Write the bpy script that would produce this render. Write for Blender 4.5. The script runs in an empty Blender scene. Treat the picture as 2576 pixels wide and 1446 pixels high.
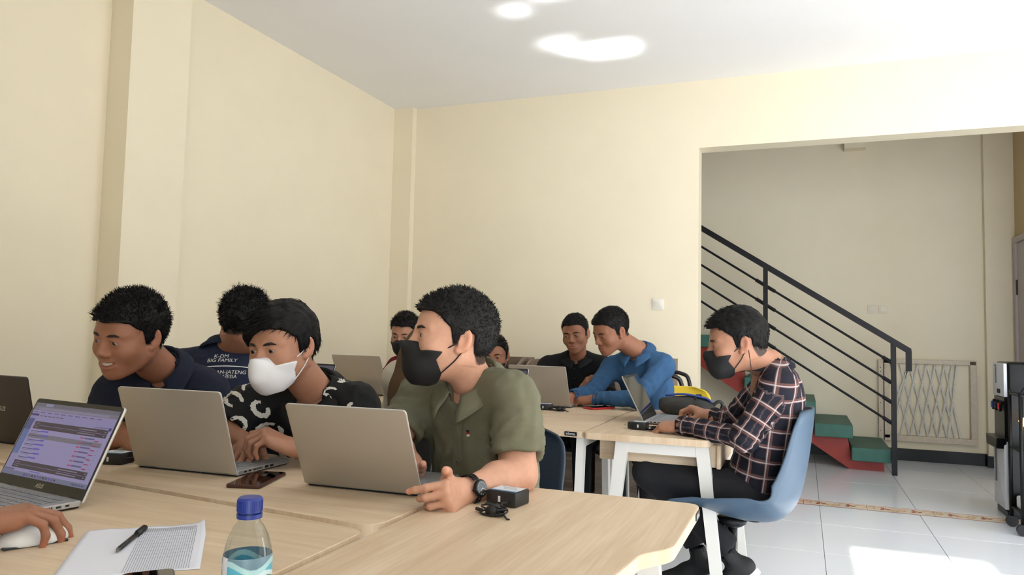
import bpy, bmesh, math, random
import numpy as np
from mathutils import Vector, Matrix

# ------------------------------------------------------------------ camera, light, exposure
SC = bpy.context.scene
COL = SC.collection
YAW, PITCH, ROLL, CAM_H = -0.372809, 0.0644287, 0.0218776, 1.14
_f = Vector((math.sin(YAW) * math.cos(PITCH), math.cos(YAW) * math.cos(PITCH), math.sin(PITCH)))
_r = Vector((math.cos(YAW), -math.sin(YAW), 0))
_u = _r.cross(_f)
_r2 = _r * math.cos(ROLL) + _u * math.sin(ROLL)
_u2 = _u * math.cos(ROLL) - _r * math.sin(ROLL)
cam_data = bpy.data.cameras.new('camera')
cam_data.sensor_width = 36.0
cam_data.lens = 36.0 * 1875.0 / 2576.0
cam_data.clip_start = 0.02
cam = bpy.data.objects.new('camera', cam_data)
COL.objects.link(cam)
cam.matrix_world = Matrix(((_r2.x, _u2.x, -_f.x, 0), (_r2.y, _u2.y, -_f.y, 0), (_r2.z, _u2.z, -_f.z, CAM_H), (0, 0, 0, 1)))
SC.camera = cam

world = bpy.data.worlds.new('sky')
SC.world = world
world.use_nodes = True
_bg = world.node_tree.nodes['Background']
_bg.inputs['Color'].default_value = (0.84, 0.92, 1.0, 1)
_bg.inputs['Strength'].default_value = 7.0

sun_data = bpy.data.lights.new('sun', 'SUN')
sun_data.energy = 18.0
sun_data.angle = math.radians(0.6)
sun_data.color = (1.0, 0.93, 0.82)
sun = bpy.data.objects.new('sun', sun_data)
COL.objects.link(sun)
SUN_DIR = Vector((-0.005, 1.0, -0.445)).normalized()      # from behind the camera, through the open door
sun.rotation_euler = SUN_DIR.to_track_quat('-Z', 'Y').to_euler()

def glint_beam(x, y, sx, sy, watts, src=(0.60, 3.2, 0.03)):
    """Narrow lamp added to stand in for the sunlight that the polished floor in the sun patch throws up on the ceiling at (x, y)."""
    v = Vector((x, y, 3.165)) - Vector(src); c = v.z / v.length
    d = bpy.data.lights.new('glint_lamp', 'AREA')
    d.shape = 'RECTANGLE'; d.size = sx * c; d.size_y = sy; d.energy = watts; d.spread = math.radians(3)
    d.color = (0.93, 0.97, 1.0)
    o = bpy.data.objects.new('glint_lamp', d); COL.objects.link(o)
    o.location = src
    X = Vector((1, 0, 0)); Z = -v.normalized(); X = (X - Z * X.dot(Z)).normalized(); Y = Z.cross(X)
    o.matrix_world = Matrix(((X.x, Y.x, Z.x, src[0]), (X.y, Y.y, Z.y, src[1]), (X.z, Y.z, Z.z, src[2]), (0, 0, 0, 1)))
    return o

SC.view_settings.view_transform = 'Standard'
SC.view_settings.look = 'None'
SC.view_settings.exposure = 0.13
SC.view_settings.gamma = 1.0
SC.view_settings.use_curve_mapping = False
SC.cycles.use_denoising = True
SC.cycles.use_adaptive_sampling = True
SC.cycles.adaptive_threshold = 0.04
SC.cycles.max_bounces = 7
SC.cycles.diffuse_bounces = 4
SC.cycles.glossy_bounces = 3
SC.cycles.transmission_bounces = 6
SC.cycles.caustics_reflective = False
SC.cycles.caustics_refractive = False
SC.cycles.sample_clamp_indirect = 6.0

# ------------------------------------------------------------------ helpers
random.seed(7)
RNG = np.random.default_rng(7)

def lin(c):
    return c / 12.92 if c <= 0.04045 else ((c + 0.055) / 1.055) ** 2.4
def rgb(r, g, b):
    return (lin(r / 255), lin(g / 255), lin(b / 255), 1.0)

_MATS = {}
def mat(name, col, rough=0.5, metal=0.0, var=0.0, vscale=8.0, bump=0.0, bscale=60.0, spec=0.5, stretch=None, coat=0.0, sheen=0.0, trans=0.0, emit=None, attr=None, alpha=None):
    if name in _MATS: return _MATS[name]
    m = bpy.data.materials.new(name); m.use_nodes = True
    nt = m.node_tree; N = nt.nodes; L = nt.links
    p = N['Principled BSDF']
    p.inputs['Base Color'].default_value = col
    p.inputs['Roughness'].default_value = rough
    p.inputs['Metallic'].default_value = metal
    p.inputs['Specular IOR Level'].default_value = spec
    p.inputs['Coat Weight'].default_value = coat
    p.inputs['Sheen Weight'].default_value = sheen
    p.inputs['Transmission Weight'].default_value = trans
    if emit:
        p.inputs['Emission Color'].default_value = emit[0]; p.inputs['Emission Strength'].default_value = emit[1]
    tc = None
    if var or bump:
        tc = N.new('ShaderNodeTexCoord'); mp = N.new('ShaderNodeMapping')
        L.new(tc.outputs['Object'], mp.inputs['Vector'])
        if stretch: mp.inputs['Scale'].default_value = stretch
    src = None
    if attr:
        a = N.new('ShaderNodeAttribute'); a.attribute_name = attr; src = a.outputs['Color']
        L.new(src, p.inputs['Base Color'])
    if var:
        n = N.new('ShaderNodeTexNoise'); n.inputs['Scale'].default_value = vscale; n.inputs['Detail'].default_value = 4
        L.new(mp.outputs['Vector'], n.inputs['Vector'])
        r = N.new('ShaderNodeMapRange'); r.inputs['From Min'].default_value = 0.3; r.inputs['From Max'].default_value = 0.7
        r.inputs['To Min'].default_value = 1 - var; r.inputs['To Max'].default_value = 1 + var
        L.new(n.outputs['Fac'], r.inputs['Value'])
        x = N.new('ShaderNodeVectorMath'); x.operation = 'SCALE'
        if src: L.new(src, x.inputs[0])
        else: x.inputs[0].default_value = col[:3]
        L.new(r.outputs['Result'], x.inputs['Scale']); L.new(x.outputs['Vector'], p.inputs['Base Color'])
    if bump:
        n = N.new('ShaderNodeTexNoise'); n.inputs['Scale'].default_value = bscale; n.inputs['Detail'].default_value = 3
        L.new(mp.outputs['Vector'], n.inputs['Vector'])
        b = N.new('ShaderNodeBump'); b.inputs['Strength'].default_value = bump; b.inputs['Distance'].default_value = 0.004
        L.new(n.outputs['Fac'], b.inputs['Height']); L.new(b.outputs['Normal'], p.inputs['Normal'])
    _MATS[name] = m
    return m

def wood(name, c1, c2, along=0, rough=0.42, scale=1.0, gscale=1.0):
    """Laminate with a grain running along axis `along` of the object."""
    if name in _MATS: return _MATS[name]
    m = bpy.data.materials.new(name); m.use_nodes = True
    nt = m.node_tree; N = nt.nodes; L = nt.links; p = N['Principled BSDF']
    tc = N.new('ShaderNodeTexCoord'); mp = N.new('ShaderNodeMapping'); L.new(tc.outputs['Object'], mp.inputs['Vector'])
    s = [9.0 * scale] * 3; s[along] = 0.9 * scale; mp.inputs['Scale'].default_value = s
    n = N.new('ShaderNodeTexNoise'); n.inputs['Scale'].default_value = 1.6; n.inputs['Detail'].default_value = 5; n.inputs['Distortion'].default_value = 1.2
    L.new(mp.outputs['Vector'], n.inputs['Vector'])
    mp2 = N.new('ShaderNodeMapping'); L.new(tc.outputs['Object'], mp2.inputs['Vector'])
    s2 = [160.0 * scale * gscale] * 3; s2[along] = 5.0 * scale; mp2.inputs['Scale'].default_value = s2
    n2 = N.new('ShaderNodeTexNoise'); n2.inputs['Scale'].default_value = 1.0; n2.inputs['Detail'].default_value = 3
    L.new(mp2.outputs['Vector'], n2.inputs['Vector'])
    ad = N.new('ShaderNodeMath'); ad.operation = 'MULTIPLY_ADD'; ad.inputs[1].default_value = 0.45
    L.new(n2.outputs['Fac'], ad.inputs[0]); L.new(n.outputs['Fac'], ad.inputs[2])
    r = N.new('ShaderNodeMapRange'); r.inputs['From Min'].default_value = 0.5; r.inputs['From Max'].default_value = 0.95
    L.new(ad.outputs[0], r.inputs['Value'])
    mx = N.new('ShaderNodeMix'); mx.data_type = 'RGBA'; mx.inputs['A'].default_value = c1; mx.inputs['B'].default_value = c2
    L.new(r.outputs['Result'], mx.inputs['Factor']); L.new(mx.outputs['Result'], p.inputs['Base Color'])
    p.inputs['Roughness'].default_value = rough
    b = N.new('ShaderNodeBump'); b.inputs['Strength'].default_value = 0.15; b.inputs['Distance'].default_value = 0.001
    L.new(n2.outputs['Fac'], b.inputs['Height']); L.new(b.outputs['Normal'], p.inputs['Normal'])
    _MATS[name] = m
    return m

def to_mesh(bm, name, smooth=False):
    me = bpy.data.meshes.new(name)
    if isinstance(bm, bmesh.types.BMesh):
        bmesh.ops.recalc_face_normals(bm, faces=bm.faces[:])
        bm.to_mesh(me); bm.free()
    else:
        v, f = bm
        me.from_pydata([tuple(x) for x in np.asarray(v).tolist()], [], [tuple(q) for q in (f.tolist() if hasattr(f, 'tolist') else f)])
    if smooth:
        me.shade_smooth()
    me.update()
    return me

def obj(name, geo, material, parent=None, smooth=False, loc=None, auto=None):
    """Link ONE mesh object. Geometry is in the parent's local space (or world space when top-level)."""
    me = geo if isinstance(geo, bpy.types.Mesh) else to_mesh(geo, name, smooth or auto is not None)
    if auto is not None:
        me.set_sharp_from_angle(angle=math.radians(auto))
    if material is not None and len(me.materials) == 0: me.materials.append(material)
    o = bpy.data.objects.new(name, me); COL.objects.link(o)
    if parent is not None: o.parent = parent
    if loc is not None: o.location = loc
    return o

def tag(o, label, cat, group=None):
    o['label'] = label; o['category'] = cat
    if group: o['group'] = group
    return o
def thing(name, label, cat, loc=(0, 0, 0), rotz=0.0, group=None):
    o = bpy.data.objects.new(name, None); COL.objects.link(o)
    o.empty_display_size = 0.1
    o.location = loc; o.rotation_euler = (0, 0, rotz)
    return tag(o, label, cat, group)
def struct(o):
    o['kind'] = 'structure'; return o

def bx(bm, c, s, bev=0.0, rot=None, seg=2):
    """Box with centre c, size s added to bm."""
    r = bmesh.ops.create_cube(bm, size=1.0)
    vs = r['verts']
    bmesh.ops.scale(bm, vec=s, verts=vs)
    if bev > 0:
        es = list({e for v in vs for e in v.link_edges})
        g = bmesh.ops.bevel(bm, geom=es, offset=bev, segments=seg, affect='EDGES', profile=0.5)
        vs = list({v for f in g['faces'] for v in f.verts} | {v for v in vs if v.is_valid})
    if rot is not None: bmesh.ops.rotate(bm, cent=(0, 0, 0), matrix=rot, verts=vs)
    bmesh.ops.translate(bm, vec=c, verts=vs)
    return vs
def box(c, s, bev=0.0, rot=None, seg=2):
    bm = bmesh.new(); bx(bm, c, s, bev, rot, seg); return bm
def box2(lo, hi, bev=0.0, seg=2):
    lo = Vector(lo); hi = Vector(hi)
    return box((lo + hi) / 2, hi - lo, bev, None, seg)

def prism(pts, z0, z1, bev=0.0, seg=2, bm=None, M=None):
    bm = bm or bmesh.new()
    vs = [bm.verts.new((x, y, z0)) for x, y in pts]
    f = bm.faces.new(vs)
    r = bmesh.ops.extrude_face_region(bm, geom=[f])
    up = [v for v in r['geom'] if isinstance(v, bmesh.types.BMVert)]
    bmesh.ops.translate(bm, vec=(0, 0, z1 - z0), verts=up)
    allv = vs + up
    if bev > 0:
        es = [e for e in {e for v in allv for e in v.link_edges} if abs(e.verts[0].co.z - e.verts[1].co.z) < 1e-7]
        g = bmesh.ops.bevel(bm, geom=es, offset=bev, segments=seg, affect='EDGES', profile=0.5)
        allv = list({v for f in g['faces'] for v in f.verts} | {v for v in allv if v.is_valid})
    if M is not None: bmesh.ops.transform(bm, matrix=M, verts=list(set(allv)))
    return bm

def round_poly(pts, r, n=5):
    """Round the corners of a 2-D polygon; r one radius or one per corner."""
    out = []; k = len(pts)
    for i in range(k):
        a = Vector(pts[i - 1]); b = Vector(pts[i]); c = Vector(pts[(i + 1) % k])
        rr = r[i] if isinstance(r, (list, tuple)) else r
        if rr <= 0: out.append(tuple(b)); continue
        u = (a - b).normalized(); w = (c - b).normalized()
        ang = u.angle(w); t = min(rr / math.tan(ang / 2), (a - b).length * .49, (c - b).length * .49)
        p0 = b + u * t; p1 = b + w * t
        for j in range(n + 1):
            s = j / n
            q = p0 * (1 - s) ** 2 + b * 2 * s * (1 - s) + p1 * s ** 2
            out.append(tuple(q))
    return out

def tube(pts, r, n=8, closed=False, bm=None, cap=True, flat=1.0):
    """Swept tube; r number or list."""
    bm = bm or bmesh.new()
    P = [Vector(p) for p in pts]; k = len(P)
    R = r if isinstance(r, (list, tuple)) else [r] * k
    rings = []; prev = None
    for i in range(k):
        a = P[i - 1] if (i > 0 or closed) else P[i]
        b = P[(i + 1) % k] if (i < k - 1 or closed) else P[i]
        t = (b - a).normalized()
        if prev is None:
            prev = Vector((0, 0, 1)) if abs(t.z) < .9 else Vector((1, 0, 0))
        u = (prev - t * prev.dot(t))
        u = u.normalized() if u.length > 1e-6 else t.orthogonal().normalized()
        prev = u; w = t.cross(u)
        rings.append([bm.verts.new(P[i] + (u * math.cos(2 * math.pi * j / n) * flat + w * math.sin(2 * math.pi * j / n)) * R[i]) for j in range(n)])
    for i in range(k if closed else k - 1):
        A = rings[i]; B = rings[(i + 1) % k]
        for j in range(n):
            bm.faces.new((A[j], A[(j + 1) % n], B[(j + 1) % n], B[j]))
    if cap and not closed:
        bm.faces.new(rings[0][::-1]); bm.faces.new(rings[-1])
    return bm
def bar(a, b, w, h, bm=None, up=(0, 0, 1)):
    """Rectangular bar from a to b, w across, h along `up`."""
    bm = bm or bmesh.new()
    a = Vector(a); b = Vector(b); t = (b - a).normalized(); up = Vector(up)
    s = t.cross(up).normalized(); u = s.cross(t)
    q = []
    for p in (a, b):
        q.append([bm.verts.new(p + s * sx * w / 2 + u * sy * h / 2) for sx, sy in ((-1, -1), (1, -1), (1, 1), (-1, 1))])
    for j in range(4): bm.faces.new((q[0][j], q[0][(j + 1) % 4], q[1][(j + 1) % 4], q[1][j]))
    bm.faces.new(q[0][::-1]); bm.faces.new(q[1])
    return bm
def lathe(prof, n=24, bm=None, c=(0, 0, 0)):
    bm = bm or bmesh.new(); c = Vector(c); rings = []
    for r, z in prof:
        if r < 1e-6: rings.append([bm.verts.new(c + Vector((0, 0, z)))])
        else: rings.append([bm.verts.new(c + Vector((r * math.cos(2 * math.pi * j / n), r * math.sin(2 * math.pi * j / n), z))) for j in range(n)])
    for A, B in zip(rings, rings[1:]):
        for j in range(n):
            k = (j + 1) % n
            if len(A) == 1: bm.faces.new((A[0], B[k], B[j]))
            elif len(B) == 1: bm.faces.new((A[j], A[k], B[0]))
            else: bm.faces.new((A[j], A[k], B[k], B[j]))
    return bm
def bez(pts, n=24):
    """Catmull-Rom through pts."""
    P = [Vector(p) for p in pts]; out = []
    P = [P[0] * 2 - P[1]] + P + [P[-1] * 2 - P[-2]]
    m = len(P) - 3
    for i in range(m):
        a, b, c, d = P[i:i + 4]
        for j in range(n // m + 1):
            t = j / (n // m + 1)
            out.append(0.5 * ((2 * b) + (c - a) * t + (2 * a - 5 * b + 4 * c - d) * t * t + (3 * b - a - 3 * c + d) * t ** 3))
    out.append(P[-2]); return out
def text_geo(s, size, depth=0.0, shear=0.0, align='CENTER', bold=0.0):
    """Lettering as (verts, faces), lying in the XY plane."""
    cu = bpy.data.curves.new('lettering', 'FONT'); cu.body = s; cu.size = size; cu.extrude = depth; cu.shear = shear
    cu.align_x = align; cu.align_y = 'CENTER'; cu.offset = bold; cu.resolution_u = 3
    o = bpy.data.objects.new('lettering', cu); COL.objects.link(o)
    dg = bpy.context.evaluated_depsgraph_get()
    me = bpy.data.meshes.new_from_object(o.evaluated_get(dg))
    v = np.array([tuple(x.co) for x in me.vertices]).reshape(-1, 3); f = [tuple(p.vertices) for p in me.polygons]
    bpy.data.objects.remove(o); bpy.data.curves.remove(cu); bpy.data.meshes.remove(me)
    return v, f
def xf(v, M):
    M = np.array(M); v = np.asarray(v)
    return v @ M[:3, :3].T + M[:3, 3]
def frame(o, x, z):
    """Matrix with x axis x, z axis close to z, origin o."""
    x = Vector(x).normalized(); z = Vector(z); z = (z - x * z.dot(x)).normalized(); y = z.cross(x)
    return Matrix(((x.x, y.x, z.x, o[0]), (x.y, y.y, z.y, o[1]), (x.z, y.z, z.z, o[2]), (0, 0, 0, 1)))
# ------------------------------------------------------------------ the room
XL, YB, ZC, XR, YF = -3.44, 5.85, 3.165, 3.6, -1.3
M_WALL = mat('cream_wall_paint', rgb(243, 231, 205), 0.75, var=0.015, vscale=3, bump=0.06, bscale=25)
M_CEIL = mat('white_ceiling_paint', rgb(248, 247, 247), 0.8, var=0.01, vscale=2)
M_BASE = mat('black_skirting', rgb(20, 20, 22), 0.35, spec=.25)
M_TILE = mat('polished_porcelain_tile', rgb(240, 245, 254), 0.16, var=0.02, vscale=1.5, spec=0.5)
M_GROUT = mat('grout', rgb(120, 118, 116), 0.9)
M_WHITE = mat('white_trim_paint', rgb(235, 232, 226), 0.5)

def portal(name, loc, rot, sx, sy):
    d = bpy.data.lights.new(name, 'AREA'); d.shape = 'RECTANGLE'; d.size = sx; d.size_y = sy
    d.cycles.is_portal = True
    o = bpy.data.objects.new(name, d); COL.objects.link(o); o.location = loc; o.rotation_euler = rot
floor = struct(obj('floor', box2((XL - .2, YF - .2, -.10), (XR + .2, 8.6, -.003)), M_GROUT))
xs = [0.104 + .622 * k for k in range(-6, 5)]
xs = [XL] + [x for x in xs if XL + .1 < x < XR - .1] + [XR]
ys = [4.47 - .70 * k for k in range(9, -1, -1)] + [5.17, 5.735]
ys = [YF] + [y for y in ys if y > YF + .1]
rows = list(zip(ys, ys[1:])) + [(5.925, 6.80), (6.80, 7.66), (7.66, 8.36)]
for y0, y1 in rows:
    for x0, x1 in zip(xs, xs[1:]):
        obj('floor_tile', box2((x0 + .0014, y0 + .0014, -.012), (x1 - .0014, y1 - .0014, 0), .0012, 1), M_TILE, floor)

# patterned border row under the opening
def border_material():
    m = bpy.data.materials.new('patterned_border_tile'); m.use_nodes = True
    nt = m.node_tree; N = nt.nodes; L = nt.links; p = N['Principled BSDF']; p.inputs['Roughness'].default_value = 0.15
    a = N.new('ShaderNodeAttribute'); a.attribute_name = 'col'; L.new(a.outputs['Color'], p.inputs['Base Color'])
    return m
M_BORDER = border_material()
def border_tile():
    """Cream tile, terracotta lines along both edges, scrolls in ochre and small flowers in terracotta (flat glaze colours)."""
    nx, ny = 96, 30; w, d = 0.407, 0.186
    v = []; f = []; c = []
    cream = rgb(238, 222, 205); ochre = rgb(222, 172, 120); red = rgb(176, 78, 50)
    def colour(u, t):   # u along 0..w, t across 0..d
        if t < .012 or t > d - .012: return red
        for cx in (.11, .30):
            x = u - cx; y = t - d / 2
            r = math.hypot(x, y * .8); th = math.atan2(y, x)
            if r < .034 * (0.62 + 0.38 * math.cos(3 * th + .6)) + .006 and abs(x) > .003: return red
        for cx, s in ((.02, 1), (.205, -1), (.39, 1)):
            x = u - cx; y = (t - d / 2) * s
            r = math.hypot(x, y); th = math.atan2(y, x)
            if abs(r - (.028 + .010 * th)) < .0085: return ochre
        if abs(t - d / 2 - .05 * math.sin(u / w * 4 * math.pi)) < .007 and (u * 37) % 2 > .5: return ochre
        return cream
    for i in range(nx + 1):
        for j in range(ny + 1):
            v.append((w * i / nx, d * j / ny, 0)); c.append(colour(w * i / nx, d * j / ny))
    for i in range(nx):
        for j in range(ny):
            a = i * (ny + 1) + j; f.append((a, a + ny + 1, a + ny + 2, a + 1))
    me = to_mesh((v, f), 'border_tile')
    ca = me.color_attributes.new('col', 'FLOAT_COLOR', 'POINT')
    ca.data.foreach_set('color', np.array(c, dtype=np.float32).ravel())
    me.materials.append(M_BORDER)
    return me
_bt = border_tile()
for k in range(-9, 7):
    o = obj('border_tile', _bt, None, floor); o.location = (0.002 + .4105 * k, 5.737, 0.0)

def wall_box(name, lo, hi, m=None): return struct(obj(name, box2(lo, hi), m or M_WALL))
wall_box('wall_left', (XL - .15, YF - .15, 0), (XL, YB + .2, ZC + .3))
wl = struct(obj('trim_1', box2((XL - .01, 2.83, 0), (-3.285, 3.225, ZC)), M_WALL))           # pilaster on the left wall
struct(obj('trim_2', box2((XL - .01, 5.78, 0), (-3.25, YB + .01, ZC)), M_WALL))             # pilaster in the corner
# back wall with the wide opening
bm = bmesh.new()
bx(bm, ((XL - .15 - .75) / 2, YB + .085, 2.3), (-.75 - XL + .15, .17, 4.6))
bx(bm, ((-.75 + XR + .15) / 2, YB + .085, (2.63 + 4.6) / 2), (XR + .15 + .75, .17, 4.6 - 2.63))
struct(obj('wall_back', bm, M_WALL))
struct(obj('ceiling', box2((XL - .15, YF - .15, ZC), (XR + .15, YB + .17, ZC + .12)), M_CEIL))
# window side and door side (both out of the picture, they let the daylight in)
bm = bmesh.new()
wy0, wy1, wz0, wz1 = 3.6, 4.9, 0.08, 2.75
bx(bm, (XR + .075, (.8 + wy0) / 2, ZC / 2), (.15, wy0 - .8, ZC))
bx(bm, (XR + .075, (wy1 + 8.5) / 2, 1.95), (.15, 8.5 - wy1, 3.9))
bx(bm, (XR + .075, (wy0 + wy1) / 2, (wz1 + ZC) / 2), (.15, wy1 - wy0, ZC - wz1))
bx(bm, (XR + .075, (wy0 + wy1) / 2, wz0 / 2), (.15, wy1 - wy0, wz0))
struct(obj('wall_right', bm, M_WALL))
bm = bmesh.new()
dx0, dx1, dz, YS = 0.285, 0.93, 2.68, 0.9
bx(bm, ((XL + dx0) / 2, YF - .04, ZC / 2), (dx0 - XL, .08, ZC))
bx(bm, ((dx0 + dx1) / 2, YF - .04, (dz + ZC) / 2), (dx1 - dx0, .08, ZC - dz))
bx(bm, (dx1 + .05, (YF + YS) / 2 - .04, ZC / 2), (.1, YS - YF + .08, ZC))                       # unseen return wall by the door passage, shaped to dim the near left wall
fx0, fx1, fz0, fz1 = 1.15, 3.5, .05, 2.68
bx(bm, ((dx1 + fx0) / 2, YS - .04, ZC / 2), (fx0 - dx1, .08, ZC))
bx(bm, ((fx1 + XR) / 2, YS - .04, ZC / 2), (XR - fx1 + .1, .08, ZC))
bx(bm, ((fx0 + fx1) / 2, YS - .04, fz0 / 2), (fx1 - fx0, .08, fz0))
bx(bm, ((fx0 + fx1) / 2, YS - .04, (fz1 + ZC) / 2), (fx1 - fx0, .08, ZC - fz1))
struct(obj('wall_front', bm, M_WALL))
struct(obj('sun_block_slab', box2((fx0 - .1, -2.2, 2.75), (XR + .1, YS - .08, 2.83)), M_WHITE))          # unseen canopy added outside the front window to block the sun
win = struct(thing('window_1', 'aluminium framed shopfront window', 'window', (XR, wy0, wz0)))
M_ALU = mat('grey_aluminium', rgb(150, 152, 156), 0.35, 0.8)
for k in range(5):
    y = k * (wy1 - wy0) / 4
    obj('mullion', box((.06, y, (wz1 - wz0) / 2), (.05, .05, wz1 - wz0)), M_ALU, win)
for z in (0.025, 2.0, wz1 - wz0 - .025):
    obj('transom', box((.06, (wy1 - wy0) / 2, z), (.05, wy1 - wy0, .05)), M_ALU, win)
del win['label'], win['category']
portal('window_portal', (XR + .02, (wy0 + wy1) / 2, (wz0 + wz1) / 2), (0, math.radians(90), 0), wz1 - wz0, wy1 - wy0)
portal('front_portal', ((fx0 + fx1) / 2, YS, (fz0 + fz1) / 2), (math.radians(90), 0, 0), fx1 - fx0, fz1 - fz0)
portal('door_portal', ((dx0 + dx1) / 2, YF, dz / 2), (math.radians(90), 0, 0), dx1 - dx0, dz)

# stair hall behind the opening
wall_box('wall_stair', (-4.0, 8.35, -.05), (XR, 8.5, 4.3))
wall_box('wall_hall_left', (-2.75, 6.02, 0), (-2.6, 8.35, 4.3))
struct(obj('trim_3', box2((1.63, 8.27, 0), (2.1, 8.40, 4.2)), M_WALL))                      # pilaster by the door
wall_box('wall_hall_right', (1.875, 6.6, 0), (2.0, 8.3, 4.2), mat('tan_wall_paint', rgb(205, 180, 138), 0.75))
struct(obj('trim_4', box2((-2.8, 6.0, 3.75), (XR + .1, 8.5, 3.85)), M_CEIL))                     # hall ceiling
struct(obj('trim_5', box2((.40, 8.2, 3.12), (.60, 8.36, 3.75)), M_WALL))                     # stub of a beam above the stair
struct(obj('baseboard_stair', box2((-2.6, 8.325, 0), (1.63, 8.352, .115)), M_BASE))
struct(obj('baseboard_pilaster', box2((1.615, 8.245, 0), (1.872, 8.272, .105)), M_BASE))
struct(obj('baseboard_left', box2((XL, YF, 0), (XL + .012, 2.83, .1)), M_BASE))
struct(obj('baseboard_back', box2((-3.25, YB - .012, 0), (-.76, YB, .1)), M_BASE))
# door at the far right
dr = struct(thing('door_1', 'grey door', 'door', (1.873, 7.35, 0)))
M_DOOR = mat('lilac_grey_door', rgb(186, 176, 176), 0.5)
obj('door_leaf', box2((-.012, 0.03, 0.01), (.0, .80, 2.10), .002), M_DOOR, dr)
obj('door_frame', box2((-.030, .80, 0), (.0, .86, 2.16), .002), M_DOOR, dr)
obj('door_frame', box2((-.030, 0, 2.105), (.0, .80, 2.16), .002), M_DOOR, dr)
for z in (1.62, .35):
    obj('hinge', box2((-.026, .785, z), (-.010, .803, z + .14), .002), mat('dark_hinge', rgb(62, 52, 48), 0.4, 0.8), dr)
del dr['label'], dr['category']

# ------------------------------------------------------------------ staircase
M_GREEN = mat('green_stair_paint', rgb(44, 96, 84), 0.55, var=0.10, vscale=10, bump=0.15, bscale=40)
M_RED = mat('red_stringer_paint', rgb(150, 40, 26), 0.5, var=0.12, vscale=6)
M_RAIL = mat('black_steel_paint', rgb(25, 24, 28), 0.5, bump=0.05, spec=.25)
st = thing('staircase', 'concrete staircase with green treads on a red stringer, rising behind the opening', 'staircase', (.72, 7.38, 0))
GO, RI = 0.3065, 0.1955
n_tr = 10
for k in range(n_tr):
    x1 = 0.0 - GO * k; z1 = .212 + RI * k
    obj('tread', box2((x1 - .318, 0, z1 - .118), (x1, .90 if k < 1 else .968, z1), .006), M_GREEN, st)
pts = [(-.045, 0), (-.045, .094)]
for k in range(n_tr):
    x1 = -GO * k; z0 = .212 + RI * k - .116
    pts += [(x1 - .04, z0), (x1 - GO - .002, z0)]
pts += [(-GO * n_tr, .212 + RI * n_tr - .35), (-.33, .0)]
o = obj('stringer', prism(pts, 0, .26, 0, M=Matrix(((1, 0, 0, 0), (0, 0, 1, .14), (0, 1, 0, 0), (0, 0, 0, 1)))), M_RED, st)

rl = thing('stair_railing', 'black steel stair railing with sloping bars', 'railing', (.74, 7.35, 0))
def rx(x): return x - .74
SL = -.64
def rail_z(x): return 2.215 + SL * (x + .907)
obj('handrail', bar((rx(-2.4), 0, rail_z(-2.4)), (rx(.868), 0, rail_z(.868)), .05, .050), M_RAIL, rl)
obj('handrail_return', box2((rx(.838), -.024, .905), (rx(.882), .024, rail_z(.86) + .004)), M_RAIL, rl)
for px_, zb in ((.74, 0.0), (-.326, .80), (-1.39, 1.48)):
    obj('post', box2((rx(px_) - .0205, -.0205, zb), (rx(px_) + .0205, .0205, rail_z(px_))), M_RAIL, rl)
for zl in (2.034, 1.856, 1.684, 1.504):
    for a, b in ((-2.4, -1.39), (-1.39, -.326), (-.326, .74)):
        z = lambda x, zl=zl: zl + (-.648) * (x + .905)
        obj('rail_bar', tube([(rx(a), 0, z(a)), (rx(b), 0, z(b))], .0105, 8), M_RAIL, rl)
        for e, s in ((a, 1), (b, -1)):
            obj('sleeve', tube([(rx(e), 0, z(e)), (rx(e) + s * .085, 0, z(e + s * .085))], .0165, 8), M_RAIL, rl)

# ------------------------------------------------------------------ folding trellis gate on the stair wall
M_GATE = mat('chipped_cream_paint', rgb(214, 200, 180), 0.55, var=0.07, vscale=30)
M_SLAT = mat('grey_white_slat', rgb(212, 210, 202), 0.5, var=0.05, vscale=30)
gt = thing('trellis_gate', 'cream framed folding lattice gate leaning flat on the wall below the stairs', 'gate', (.70, 8.315, .17))
def gp(x, z): return (x - .70, z - .17)
def gbox(n, x0, x1, z0, z1, y0=-.02, y1=.032, m=M_GATE):
    a = gp(x0, z0); b = gp(x1, z1); obj(n, box2((a[0], y0, a[1]), (b[0], y1, b[1]), .002, 1), m, gt)
gbox('stile', .700, .742, .20, .982); gbox('stile', .752, .800, .215, .985); gbox('stile', 1.495, 1.548, .247, .950)
gbox('top_rail', .752, 1.548, .950, .992); gbox('bottom_rail', .752, 1.548, .190, .247)
gbox('latch', 1.494, 1.54, .955, .985, -.03, -.018, mat('rusty_latch', rgb(84, 70, 52), .6, .5))
for z in (.90, .86, .55, .28):
    gbox('screw_hole', .714, .722, z, z + .008, -.0215, -.019, M_RAIL)
tops = [.819, .897, .976, 1.053, 1.129, 1.203, 1.282, 1.348, 1.386]
bots = [.815, .890, .976, 1.057, 1.140, 1.221, 1.303, 1.371, 1.413]
slat = 0
def add_slat(xa, za, xb, zb, y):
    a = gp(xa, za); b = gp(xb, zb)
    obj('lattice_slat', bar((a[0], y, a[1]), (b[0], y, b[1]), .004, .0155, up=(1, 0, 0)), M_SLAT, gt)
for i in range(len(bots) - 2): add_slat(bots[i], .232, tops[i + 2], .945, -.008)
for i in range(len(tops) - 2): add_slat(tops[i], .945, bots[i + 2], .232, .004)
add_slat(.819, .45, .976, .945, -.008)
for i, t in enumerate(tops[2:]):
    for q in range(5):
        x = bots[i] + (t - bots[i]) * q / 4; z = .24 + (.935 - .24) * q / 4; a = gp(x, z)
        obj('rivet', lathe([(0, .002), (.003, .0015), (.003, 0)], 8), mat('rivet_metal', rgb(120, 116, 108), .4, .6), gt).matrix_local = Matrix.Translation((a[0], -.0105, a[1])) @ Matrix.Rotation(math.radians(90), 4, 'X')

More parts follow.
